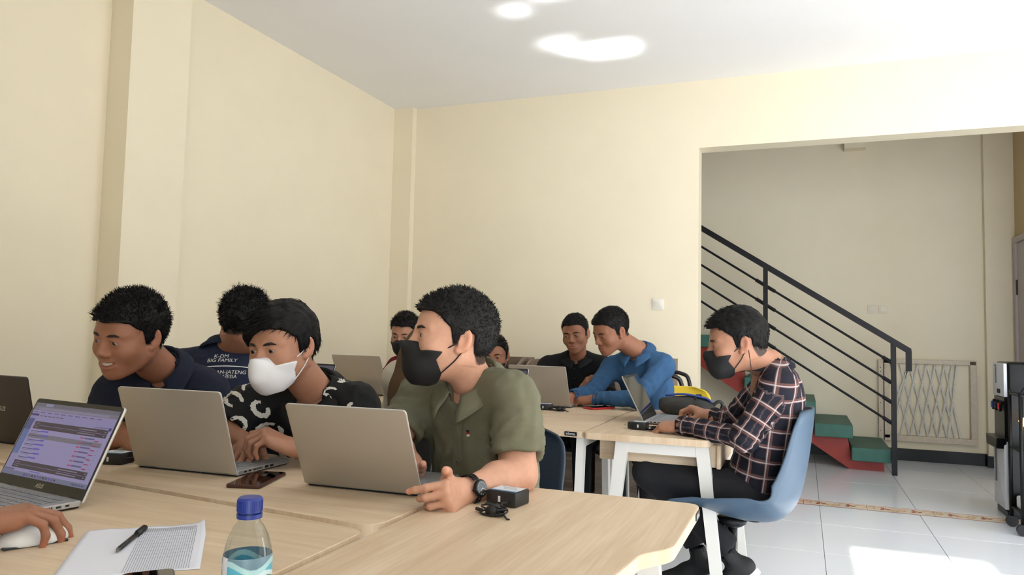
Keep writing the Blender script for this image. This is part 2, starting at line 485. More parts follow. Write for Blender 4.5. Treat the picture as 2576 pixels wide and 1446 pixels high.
# ------------------------------------------------------------------ switches
M_SW = mat('switch_plastic', rgb(232, 222, 200), 0.35); M_SW2 = mat('switch_plastic_white', rgb(240, 234, 222), 0.35)
def light_switch(x, y, z, label, m, up=True):
    t = thing('light_switch', label, 'switch', (x, y, z), 0, 'rocker switches')
    R = Matrix(((1, 0, 0, 0), (0, 0, -1, 0), (0, 1, 0, 0), (0, 0, 0, 1)))
    obj('plate', prism(round_poly([(-.043, -.043), (.043, -.043), (.043, .043), (-.043, .043)], .009), 0, .009, .003, M=R), m, t, auto=40)
    obj('rocker', prism(round_poly([(-.027, -.027), (.027, -.027), (.027, .027), (-.027, .027)], .004), .006, .013, .002, M=Matrix.Rotation(math.radians(4 if up else -4), 4, 'X') @ R), m, t, auto=40)
light_switch(-1.058, YB, 1.41, 'white rocker switch on the back wall, left of the wide opening', M_SW2)
light_switch(.652, 8.35, 1.487, 'cream rocker switch above the stairs, left one of the pair', M_SW)
light_switch(.751, 8.35, 1.487, 'cream rocker switch above the stairs, right one of the pair', M_SW, False)
# ------------------------------------------------------------------ tables
OAK1, OAK2 = rgb(228, 206, 178), rgb(204, 178, 146)
M_OAKX = wood('oak_laminate_along_x', OAK1, OAK2, 0); M_OAKY = wood('oak_laminate_along_y', OAK1, OAK2, 1)
M_EDGE = wood('oak_edge_band', rgb(228, 206, 178), rgb(206, 178, 146), 2, 0.45)
M_LEG = mat('white_powder_coat', rgb(232, 229, 224), 0.45)
M_FOOT = mat('black_rubber_foot', rgb(28, 28, 30), 0.7)
TZ = 0.75
def end_frame(t, a, b, out, h=.722, splay=.055):
    """A-shaped steel end frame between points a and b (x, y) under the top, legs splayed outwards."""
    a = Vector((a[0], a[1], 0)); b = Vector((b[0], b[1], 0)); d = (b - a).normalized(); n = Vector((out[0], out[1], 0))
    w = .052; th = .030
    obj('top_bar', bar(a + Vector((0, 0, h - .022)), b + Vector((0, 0, h - .022)), th - .003, .044), M_LEG, t)
    for p, s in ((a, -1), (b, 1)):
        foot = p + d * s * splay
        bm = bmesh.new(); q = []
        for c, ww in ((p + d * (-s) * w / 2 + Vector((0, 0, h - .001)), w), (foot + Vector((0, 0, .012)), w * .8)):
            q.append([bm.verts.new(c + d * i * ww / 2 + n * j * th / 2) for i, j in ((-1, -1), (1, -1), (1, 1), (-1, 1))])
        for j in range(4): bm.faces.new((q[0][j], q[0][(j + 1) % 4], q[1][(j + 1) % 4], q[1][j]))
        bm.faces.new(q[0][::-1]); bm.faces.new(q[1])
        leg = obj('leg', bm, M_LEG, t)
        obj('foot_pad', box(foot + Vector((0, 0, .006)), (.05, .038, .012), .003), M_FOOT, leg)
def table(label, outline, radii, along, frames, beams=()):
    c = Vector((sum(p[0] for p in outline) / len(outline), sum(p[1] for p in outline) / len(outline), 0))
    t = thing('office_table', label, 'table', c, 0, 'oak topped office tables')
    loc = [(p[0] - c.x, p[1] - c.y) for p in outline]
    rp = round_poly(loc, radii, 7)
    top = obj('tabletop', prism(rp, TZ - .0275, TZ, .0012, 1), M_OAKX if along == 0 else M_OAKY, t, auto=30)
    # edge band: a thin strip standing just proud of the board all round
    bm = bmesh.new(); k = len(rp); lo = []; hi = []
    for i in range(k):
        a = Vector(rp[i - 1]); b = Vector(rp[i]); cc = Vector(rp[(i + 1) % k])
        e = ((b - a).normalized() + (cc - b).normalized()).normalized(); nrm = Vector((e.y, -e.x))
        if prism_area(rp) < 0: nrm = -nrm
        q = b + nrm * .0006
        lo.append(bm.verts.new((q.x, q.y, TZ - .0265))); hi.append(bm.verts.new((q.x, q.y, TZ - .001)))
    for i in range(k): bm.faces.new((lo[i], lo[(i + 1) % k], hi[(i + 1) % k], hi[i]))
    obj('edge_band', bm, M_EDGE, top, auto=30)
    for a, b, out in frames:
        end_frame(t, (a[0] - c.x, a[1] - c.y), (b[0] - c.x, b[1] - c.y), out)
    for a, b in beams:
        obj('rail', bar((a[0] - c.x, a[1] - c.y, .70), (b[0] - c.x, b[1] - c.y, .70), .03, .03), M_LEG, t)
    return t
def prism_area(p): return sum(p[i - 1][0] * p[i][1] - p[i][0] * p[i - 1][1] for i in range(len(p)))

tN = table('oak table nearest the camera, with a wavy cut along its right side',
      [(-.765, .52), (-.345, .52), (-.296, .60), (-.294, 1.20), (-.276, 1.37), (-.229, 1.44), (-.229, 1.845), (-.798, 1.845)],
      [.02, .05, .1, .2, .06, .09, .035, .012], 1,
      [((-.70, 1.74), (-.315, 1.74), (0, 1)), ((-.70, .66), (-.36, .66), (0, -1))], [((-.51, .66), (-.51, 1.74))])
tL1 = table('oak table with the two silver laptops facing away from the camera',
      [(-.806, 1.332), (-.806, 1.888), (-2.62, 2.035), (-2.62, 1.530)], [.045, .03, .03, .03], 0,
      [((-.90, 1.44), (-.90, 1.80), (1, 0)), ((-2.5, 1.60), (-2.5, 1.95), (-1, 0))], [((-.90, 1.62), (-2.5, 1.77))])
tL2 = table('oak table holding the paper, the pen and the water bottle',
      [(-.776, .52), (-.806, 1.300), (-2.62, 1.502), (-2.62, .55)], [.02, .045, .03, .03], 0,
      [((-.90, .66), (-.90, 1.19), (1, 0)), ((-2.5, .68), (-2.5, 1.36), (-1, 0))], [((-.90, .92), (-2.5, 1.02))])
tF1 = table('far oak table with the black maker badge on its front edge',
      [(-.850, 3.018), (-.862, 3.690), (-2.95, 3.72), (-2.95, 3.26)], [.02, .05, .03, .03], 0,
      [((-.875, 3.06), (-.885, 3.56), (1, 0)), ((-2.8, 3.36), (-2.8, 3.62), (-1, 0))], [((-.9, 3.3), (-2.8, 3.5))])
tF2 = table('farthest oak table, in front of the people by the back wall',
      [(-.864, 3.712), (-.875, 4.30), (-2.95, 4.36), (-2.95, 3.742)], [.05, .03, .03, .03], 0,
      [((-.93, 3.82), (-.935, 4.2), (1, 0)), ((-2.8, 3.85), (-2.8, 4.25), (-1, 0))], [((-.94, 4.0), (-2.8, 4.05))])
tF3 = table('oak table end-on with white A-shaped legs, below the man in the checked shirt',
      [(-.843, 3.0), (-.335, 3.0), (-.335, 4.16), (-.858, 4.16)], [.02, .04, .04, .02], 1,
      [((-.715, 3.045), (-.345, 3.045), (0, -1)), ((-.79, 4.09), (-.345, 4.09), (0, 1))], [((-.54, 3.05), (-.54, 4.09))])
c = tF3.location
dw = obj('drawer_box', box2((-.80 - c.x, 3.10 - c.y, .632), (-.322 - c.x, 3.55 - c.y, .722), .003), M_OAKX, tF3)
obj('drawer_front', box2((-.322 - c.x, 3.09 - c.y, .628), (-.305 - c.x, 3.56 - c.y, .722), .004), M_OAKY, dw)

M_BADGE = mat('black_badge', rgb(22, 22, 24), 0.35); M_BTXT = mat('badge_letters', rgb(205, 205, 208), 0.35)
def badge(t, loc, rot, w=.056):
    """Black plate with the word Informa. on a table edge."""
    M = Matrix.Translation(Vector(loc) - t.location) @ rot.to_4x4()
    b = obj('badge', prism(round_poly([(-w / 2, -.0085), (w / 2, -.0085), (w / 2, .0085), (-w / 2, .0085)], .003), 0, .0016, .0004, 1, M=M), M_BADGE, t)
    v, f = text_geo('Informa.', .0155, 0, bold=.0003); v[:, 0] *= .86; v[:, 2] = .0018
    obj('lettering', (xf(v, M), f), M_BTXT, b)
RX = Matrix.Rotation(math.radians(90), 3, 'X')
badge(tF1, (-.905, 3.0235, .7365), Matrix.Rotation(math.radians(-6.6), 3, 'Z') @ RX)
badge(tN, (-.2275, 1.785, .7365), Matrix.Rotation(math.radians(90), 3, 'Z') @ RX)

# ------------------------------------------------------------------ chairs
M_CHROME = mat('chrome', rgb(200, 200, 205), 0.12, 1.0); M_BLKP = mat('black_plastic', rgb(20, 20, 23), 0.45, spec=.3)
SHELL = dict(blue=mat('blue_grey_shell', rgb(72, 94, 116), 0.38, var=.03), navy=mat('navy_shell', rgb(44, 56, 72), 0.5, bump=.1, bscale=300),
             green=mat('dark_teal_shell', rgb(24, 44, 48), 0.45), yellow=mat('yellow_shell', rgb(236, 200, 60), 0.4), grey=mat('charcoal_shell', rgb(46, 47, 50), 0.5))
def shell_geo():
    prof = bez([(.225, .470), (.205, .492), (.10, .476), (0, .450), (-.10, .440), (-.18, .458), (-.235, .515), (-.262, .60), (-.280, .70), (-.295, .82), (-.300, .885)], 40)
    nu = 18; V = []; F = []
    n = len(prof)
    for i, p in enumerate(prof):
        s = i / (n - 1)
        w = .205 + .035 * math.sin(math.pi * min(1, s * 1.25)) - .05 * max(0, (.08 - s) / .08) ** 2
        e = max(0, (s - .80) / .20); w *= 1 - .42 * (1 - math.sqrt(max(0, 1 - e ** 2.6)))
        back = min(1, max(0, (s - .45) / .25))
        for j in range(nu + 1):
            u = -1 + 2 * j / nu
            bk = math.exp(-((s - .42) / .20) ** 2); cur = (abs(u) ** 2.2) * (.045 * (1 - back) * min(1, s / .2) + .075 * bk)
            fw = (abs(u) ** 2.2) * (.085 * back * (1 - .55 * max(0, (s - .7) / .3)) + .05 * bk)
            drop = -.012 * abs(u) ** 3 * e
            V.append((u * w, p[0 + 0] + fw, p[1] + cur + drop))
    for i in range(n - 1):
        for j in range(nu):
            a = i * (nu + 1) + j; F.append((a, a + 1, a + nu + 2, a + nu + 1))
    V = np.array(V); m = len(V)
    me = to_mesh((V, F), 'tmp'); nr = np.array([tuple(v.normal) for v in me.vertices]); bpy.data.meshes.remove(me)
    V2 = V - nr * .007 * (1 if nr[m // 2][2] > 0 else -1)
    F2 = [tuple(x + m for x in f[::-1]) for f in F]
    rim = [j for j in range(nu + 1)] + [i * (nu + 1) + nu for i in range(1, n)] + [(n - 1) * (nu + 1) + j for j in range(nu - 1, -1, -1)] + [i * (nu + 1) for i in range(n - 2, 0, -1)]
    F3 = [(rim[i], rim[i - 1], rim[i - 1] + m, rim[i] + m) for i in range(len(rim))]
    return np.vstack([V, V2]), F + F2 + F3
def _shell():
    # profile points are (forward, up) pairs
    global bez
    _b = bez
    def b2(pts, n): return [(q.x, q.y) for q in _b([(a, b, 0) for a, b in pts], n)]
    bez = b2
    try: g = shell_geo()
    finally: bez = _b
    return to_mesh(g, 'seat_shell', True)
SHELL_MESH = _shell()
STEM_MESHES = None
def star_base_parts():
    P = {}
    P['mount'] = to_mesh(lathe([(0, .400), (.034, .400), (.052, .412), (.060, .434), (0, .434)], 24), 'mount', True)
    P['stem'] = to_mesh(lathe([(0, .10), (.026, .10), (.026, .26), (.030, .262), (.030, .285), (.019, .287), (.019, .41), (0, .41)], 18), 'stem', True)
    P['lever'] = to_mesh(tube([(.0, .02, .385), (.0, .075, .38), (0, .105, .372)], [.009, .007, .011], 8), 'lever', True)
    bm = bmesh.new(); bar((.02, 0, .115), (.27, 0, .075), .045, .03, bm); P['base_arm'] = to_mesh(bm, 'base_arm')
    bm = bmesh.new()
    for s in (-1, 1): lathe([(0, -.009), (.022, -.009), (.025, -.004), (.025, .004), (.022, .009), (0, .009)], 14, bm, (0, 0, s * .012))
    bmesh.ops.rotate(bm, cent=(0, 0, 0), matrix=Matrix.Rotation(math.radians(90), 3, 'X'), verts=bm.verts[:])
    bmesh.ops.translate(bm, vec=(.27, 0, .0255), verts=bm.verts[:]); bx(bm, (.27, 0, .052), (.03, .018, .03), .005)
    P['caster'] = to_mesh(bm, 'caster')
    return P
STEM_MESHES = star_base_parts()
def chair(label, loc, face, col, group='shell seated swivel chairs', zs=1.0):
    """face: the direction (radians, 0 = +Y) a sitter looks."""
    t = thing('swivel_chair', label, 'chair', (loc[0], loc[1], 0), face, group)
    m = SHELL[col]; t.scale = (1, 1, zs)
    sh = SHELL_MESH.copy() if col else SHELL_MESH
    if not len(sh.materials): sh.materials.append(m)
    obj('seat_shell', sh, m, t)
    for n, mm in (('mount', M_BLKP), ('stem', M_CHROME), ('lever', M_BLKP)):
        me = STEM_MESHES[n]
        if not len(me.materials): me.materials.append(mm)
        obj(n, me, mm, t)
    for k in range(5):
        a = math.radians(72 * k + 18)
        for n in ('base_arm', 'caster'):
            me = STEM_MESHES[n]
            if not len(me.materials): me.materials.append(M_BLKP)
            o = obj(n, me, M_BLKP, t); o.rotation_euler = (0, 0, a)
    return t
chair('blue-grey shell chair under the man in the checked shirt', (-.265, 3.16), math.radians(86), 'blue')
chair('navy shell chair behind the man in the olive shirt', (-.935, 2.075), math.radians(172), 'navy', zs=.955)
chair('dark teal shell chair carrying the woman in the brown veil', (-1.42, 2.84), math.radians(-6), 'green', zs=.93)
chair('yellow shell chair beside the man in the blue shirt', (-.715, 4.38), math.radians(180), 'yellow', zs=.965)
for lab, at, az, c_ in (('charcoal shell chair under the smiling man in navy', (-2.03, 2.13), 186, 'grey'), ('charcoal shell chair under the man with the white mask', (-1.43, 2.16), 180, 'grey'),
                    ('charcoal shell chair under the man with lettering on his back', (-2.10, 2.40), 20, 'grey'), ('charcoal shell chair under the young man in maroon', (-2.36, 4.60), 180, 'grey'),
                    ('charcoal shell chair under the laughing man with the black mask', (-1.93, 4.72), 180, 'grey'), ('charcoal shell chair under the young man in the black shirt', (-1.34, 4.76), 180, 'grey'),
                    ('charcoal shell chair under the man in the blue shirt', (-.93, 4.62), 168, 'grey')):
    chair(lab, at, math.radians(az), c_, zs=.9)
# ------------------------------------------------------------------ organic shapes: distance fields turned into quads
class Fld:
    def __init__(s, lo, hi, h):
        s.h = h; s.lo = np.array(lo, float); s.n = np.ceil((np.array(hi) - s.lo) / h).astype(int) + 1
        s.f = np.full(s.n, 0.5, np.float32)
        s.ax = [(s.lo[i] + h * np.arange(s.n[i])).astype(np.float32) for i in range(3)]
    def win(s, lo, hi):
        i0 = np.clip(np.floor((np.array(lo) - s.lo) / s.h).astype(int), 0, s.n)
        i1 = np.clip(np.ceil((np.array(hi) - s.lo) / s.h).astype(int) + 1, 0, s.n)
        if np.any(i1 - i0 < 1): return None
        sl = tuple(slice(a, b) for a, b in zip(i0, i1))
        return sl, s.ax[0][sl[0]][:, None, None], s.ax[1][sl[1]][None, :, None], s.ax[2][sl[2]][None, None, :]
    def put(s, sl, d, k, op):
        g = s.f[sl]
        if op == 's':
            d = -d
            if k <= 0: s.f[sl] = np.maximum(g, d); return
            h = np.clip(.5 - .5 * (d - g) / k, 0, 1); s.f[sl] = d * (1 - h) + g * h + k * h * (1 - h)
        else:
            if k <= 0: s.f[sl] = np.minimum(g, d); return
            h = np.clip(.5 + .5 * (d - g) / k, 0, 1); s.f[sl] = d * (1 - h) + g * h - k * h * (1 - h)
    def cone(s, a, b, ra, rb, k=.01, op='u', cut=False, flat=None):
        """Round cone a-b; cut = flat end at b; flat=(axis, factor) squashes the section along an axis."""
        a = np.array(a, float); b = np.array(b, float); m = max(ra, rb) + k + 3 * s.h
        w = s.win(np.minimum(a, b) - m, np.maximum(a, b) + m)
        if w is None: return s
        sl, X, Y, Z = w; ab = b - a; L = float(ab @ ab) + 1e-12
        x, y, z = X - a[0], Y - a[1], Z - a[2]
        t = np.clip((x * ab[0] + y * ab[1] + z * ab[2]) / L, 0, 1)
        dx, dy, dz = x - t * ab[0], y - t * ab[1], z - t * ab[2]
        q = dx * dx + dy * dy + dz * dz
        if flat is not None:
            ax, fc = np.array(flat[0], float), flat[1]
            e = dx * ax[0] + dy * ax[1] + dz * ax[2]; q = q + e * e * (fc * fc - 1)
        d = np.sqrt(q) - (ra + (rb - ra) * t)
        if cut:
            u = ab / math.sqrt(L); d = np.maximum(d, (X - b[0]) * u[0] + (Y - b[1]) * u[1] + (Z - b[2]) * u[2])
        s.put(sl, d.astype(np.float32), k, op); return s
    def ell(s, c, r, k=.01, op='u', R=None):
        c = np.array(c, float); r = np.array(r, float); m = k + 3 * s.h
        ext = r if R is None else np.abs(np.array(R).T) @ r
        w = s.win(c - ext - m, c + ext + m)
        if w is None: return s
        sl, X, Y, Z = w; x, y, z = X - c[0], Y - c[1], Z - c[2]
        if R is not None:
            R = np.array(R); x, y, z = (R[i][0] * x + R[i][1] * y + R[i][2] * z for i in range(3))
        k0 = np.sqrt((x / r[0]) ** 2 + (y / r[1]) ** 2 + (z / r[2]) ** 2)
        k1 = np.sqrt((x / r[0] ** 2) ** 2 + (y / r[1] ** 2) ** 2 + (z / r[2] ** 2) ** 2) + 1e-6
        s.put(sl, (k0 * (k0 - 1) / k1).astype(np.float32), k, op); return s
    def sph(s, c, r, k=.01, op='u'): return s.ell(c, (r, r, r), k, op)
    def grid(s): return s.ax[0][:, None, None], s.ax[1][None, :, None], s.ax[2][None, None, :]
    def clip(s, g): s.f = np.maximum(s.f, g.astype(np.float32)); return s
    def add(s, g): s.f = s.f + g.astype(np.float32); return s
    def mesh(s, smooth=1):
        v, q = nets(s.f, s.lo, s.h)
        for _ in range(smooth): v = relax(v, q, .5)
        return v, q
def nets(f, lo, h):
    S = f < 0
    c = S[:-1].astype(np.uint8) + S[1:]; c = c[:, :-1] + c[:, 1:]; c = c[:, :, :-1] + c[:, :, 1:]
    I, J, K = np.nonzero((c > 0) & (c < 8)); m = len(I)
    val = {}
    for a in (0, 1):
        for b in (0, 1):
            for d in (0, 1): val[a, b, d] = f[I + a, J + b, K + d]
    acc = np.zeros((m, 3)); cnt = np.zeros(m)
    for p in val:
        for ax in range(3):
            if p[ax]: continue
            q = list(p); q[ax] = 1; q = tuple(q); va, vb = val[p], val[q]
            mk = (va < 0) != (vb < 0); t = va[mk] / (va[mk] - vb[mk])
            pos = np.tile(np.array(p, float), (mk.sum(), 1)); pos[:, ax] += t
            acc[mk] += pos; cnt[mk] += 1
    v = np.array(lo) + h * (np.stack([I, J, K], 1) + acc / cnt[:, None])
    vid = np.full(c.shape, -1, np.int64); vid[I, J, K] = np.arange(m)
    Q = []
    for ax in range(3):
        A = np.moveaxis(S, ax, 0); V = np.moveaxis(vid, ax, 0)
        ch = A[:-1, 1:-1, 1:-1] != A[1:, 1:-1, 1:-1]
        i, j, k = np.nonzero(ch); j = j + 1; k = k + 1
        q = np.stack([V[i, j - 1, k - 1], V[i, j, k - 1], V[i, j, k], V[i, j - 1, k]], 1)
        fl = A[i, j, k]
        q[~fl] = q[~fl][:, ::-1]
        if ax == 1: q = q[:, ::-1]
        Q.append(q)
    Q = np.vstack(Q); Q = Q[(Q >= 0).all(1)]
    return v, Q
def relax(v, q, w):
    e = np.vstack([q[:, [0, 1]], q[:, [1, 2]], q[:, [2, 3]], q[:, [3, 0]]])
    e = np.vstack([e, e[:, ::-1]])
    s = np.zeros_like(v); n = np.zeros(len(v))
    for c in range(3): s[:, c] = np.bincount(e[:, 0], v[e[:, 1], c], len(v))
    n = np.bincount(e[:, 0], minlength=len(v)); n[n == 0] = 1
    return v * (1 - w) + w * s / n[:, None]
def quad_mesh(name, v, q, col=None, uv=None, smooth=True):
    me = bpy.data.meshes.new(name); n = len(q); k = q.shape[1]
    me.vertices.add(len(v)); me.vertices.foreach_set('co', np.asarray(v, np.float32).ravel())
    me.loops.add(n * k); me.loops.foreach_set('vertex_index', q.astype(np.int32).ravel())
    me.polygons.add(n); me.polygons.foreach_set('loop_start', np.arange(0, n * k, k, dtype=np.int32))
    me.update(calc_edges=True); me.validate()
    if smooth: me.shade_smooth()
    if col is not None and len(me.vertices) == len(col):
        ca = me.color_attributes.new('col', 'FLOAT_COLOR', 'POINT')
        ca.data.foreach_set('color', np.hstack([col, np.ones((len(col), 1))]).astype(np.float32).ravel())
    if uv is not None and len(me.vertices) == len(uv):
        a = me.attributes.new('cloth', 'FLOAT_VECTOR', 'POINT'); a.data.foreach_set('vector', np.asarray(uv, np.float32).ravel())
    return me
def join_pieces(ps):
    V = []; Q = []; C = []; n = 0
    for v, q, c in ps: V.append(v); Q.append(q + n); C.append(c); n += len(v)
    return np.vstack(V), np.vstack(Q), np.vstack(C)
def wav(X, Y, Z, s, ph=0.0):
    """Cheap smooth noise in -1..1."""
    return (np.sin(X * s + 1.7 * np.sin(Y * s * .7 + ph) + ph) * np.sin(Y * s * 1.13 + 1.3 * np.sin(Z * s * .8 + ph * 2)) + np.sin(Z * s * .9 + 1.5 * np.sin(X * s * .6 - ph))) * .5
# ------------------------------------------------------------------ people
M_SKIN = mat('skin', (.4, .23, .15, 1), 0.5, attr='col', var=.05, vscale=60, spec=.35)
M_HAIR = mat('black_hair', rgb(19, 17, 17), 0.55, spec=.18); M_HAIRG = mat('greying_hair', rgb(27, 25, 25), 0.55, spec=.22)
M_BROW = mat('eyebrow_hair', rgb(30, 22, 19), 0.7); M_EYE = mat('eye', (.6, .6, .6, 1), 0.12, attr='col'); M_TEETH = mat('teeth', rgb(206, 198, 188), 0.3)
M_MASKB = mat('black_cloth_mask', rgb(17, 17, 19), 0.75, bump=.08, bscale=500); M_MASKW = mat('white_face_mask', rgb(232, 230, 234), 0.75, bump=.06, bscale=500)
TONES = dict(light=np.array(rgb(208, 157, 132)[:3]), mid=np.array(rgb(176, 127, 102)[:3]), brown=np.array(rgb(156, 106, 82)[:3]), dark=np.array(rgb(152, 98, 72)[:3]))

HL_Y = np.array([-.14, -.085, -.060, -.046, -.040, -.020, -.013, -.004, .012, .022, .040, .052, .066, .12])
HL_Z = np.array([-.075, -.072, -.056, -.030, .012, .022, .004, -.022, -.018, .022, .036, .052, .064, .068])
def hairline(X, Y, lift=0.0, dx=0.0):
    z = np.interp(Y, HL_Y - dx, HL_Z)
    return (z + lift * np.clip((Y - .03) / .03, 0, 1)).astype(np.float32)

def face_fill(F, sp):
    """The soft tissue of head and face (local: +y face, +z up)."""
    jw = sp.get('jaw', 1.0)
    F.ell((0, -.018, .032), (.074, .094, .086), 0)
    F.ell((0, .034, .028), (.062, .052, .054), .03)
    F.ell((0, .026, -.030), (.0605 * jw, .060, .075), .03)
    for s in (-1, 1):
        F.cone((s * .050 * jw, -.004, -.050), (s * .018 * jw, .058, -.094), .017, .016, .03)
        F.sph((s * .041, .056, -.030), .023 * sp.get('cheek', 1.0), .028)
        F.cone((s * .047, .066, .018), (s * .014, .083, .016), .008, .008, .016)
    F.sph((0, .070, -.096), .0165, .022)
    F.ell((0, .060, -.068), (.034, .033, .030), .02)
def head_geo(sp, M, nbw, h):
    """Head and neck skin. M: local->world, nbw: world neck base."""
    nb = np.array(M.inverted() @ Vector(nbw)) / sp['scale']
    lo = np.minimum((-.098, -.125, -.15), nb - .075); hi = np.maximum((.098, .13, .135), nb + .075)
    F = Fld(lo, hi, h)
    face_fill(F, sp)
    # nose
    F.cone((0, .087, .006), (0, .1025, -.029), .0068, .0105, .014)
    for s in (-1, 1): F.sph((s * .0125, .0945, -.0345), .0085, .009)
    # eyes
    op = sp.get('open', 1.0)
    for s in (-1, 1):
        F.sph((s * .032, .101, -.001), .0165, .018, 's')
        F.sph((s * .0320, .0715, -.001), .0162, .007)
        tl = math.radians(-6 * s)
        F.ell((s * .0320, .0925, -.0022), (.0165, .0145, .0072 * op), .0012, 's', R=[[math.cos(tl), 0, math.sin(tl)], [0, 1, 0], [-math.sin(tl), 0, math.cos(tl)]])
        F.cone((s * .047, .0735, .0055), (s * .020, .0830, .0062), .0034, .0032, .004)
    # mouth
    if not sp.get('mask'):
        cz = 9.0 if sp.get('smile') else -1.0
        W = .027 if sp.get('smile') else .022
        def ml(x, dz): return (x, .0920 - 14 * x * x, -.066 + dz + cz * x * x)
        seg = [-W, -.4 * W, .4 * W, W]
        for a, b in zip(seg, seg[1:]):
            lu, ll = (.0068, -.0085) if sp.get('smile') else (.0045, -.0055)
            F.cone(ml(a, lu), ml(b, lu), .0040, .0040, .005); F.cone(ml(a, ll), ml(b, ll), .0048, .0048, .005)
        if sp.get('smile'):
            for a, b in zip(seg, seg[1:]):
                p, q = np.array(ml(a, -.0005)), np.array(ml(b, -.0005)); p[1] += .0035; q[1] += .0035
                F.cone(p, q, .0035 if abs(a) > .02 else .0068, .0035 if abs(b) > .02 else .0068, .0012, 's')
        else:
            for a, b in zip(seg, seg[1:]):
                p, q = np.array(ml(a, 0)), np.array(ml(b, 0)); p[1] += .0045; q[1] += .0045
                F.cone(p, q, .0016, .0016, .002, 's')
    # ears
    for s in (-1, 1):
        a = math.radians(24 * s)
        R = np.array([[math.cos(a), math.sin(a), 0], [-math.sin(a), math.cos(a), .18], [0, -.18, 1]])
        R = R / np.linalg.norm(R, axis=1)[:, None]
        F.ell((s * .0775, -.014, -.006), (.0065, .0185, .031), .006, R=R)
        F.ell((s * .0850, -.010, -.002), (.0065, .0105, .018), .004, 's', R=R)
        F.sph((s * .073, -.002, -.031), .0075, .006)
    # neck
    F.cone((0, -.026, -.045), nb + (nb - np.array((0, -.026, -.06))) * .12, .051, .056, .035)
    v, q = F.mesh(1)
    x, y, z = v.T
    c = np.tile(sp['tone'], (len(v), 1))
    if not sp.get('mask'):
        cz = 9.0 if sp.get('smile') else -1.0
        lip = np.clip(1.2 - np.abs(z + .066 - cz * x * x) / .0105, 0, 1) * np.clip(1.3 - np.abs(x) / .023, 0, 1) * (y > .075)
        c = c * (1 - .55 * lip[:, None]) + np.array(rgb(150, 78, 70)[:3]) * .55 * lip[:, None]
    ear = np.clip((np.abs(x) - .070) / .012, 0, 1); c = c * (1 + ear[:, None] * np.array([.10, -.02, -.04]))
    hl = hairline(x, y, sp.get('lift', 0.0)); sc = np.clip((z - hl) / .010 + .3, 0, 1) * (np.abs(x) < .0765) * ((x / .082) ** 2 + ((y + .018) / .103) ** 2 + ((z - .032) / .105) ** 2 < 1.15)
    c = c * (1 - .9 * sc[:, None]) + .02 * sc[:, None] * .5
    if sp.get('stubble'):
        stb = np.clip(1 - np.hypot(x / .03, (z + .048) / .012), 0, 1) * (y > .07); c = c * (1 - .25 * stb[:, None])
    return xf(v * sp['scale'], M), q, c
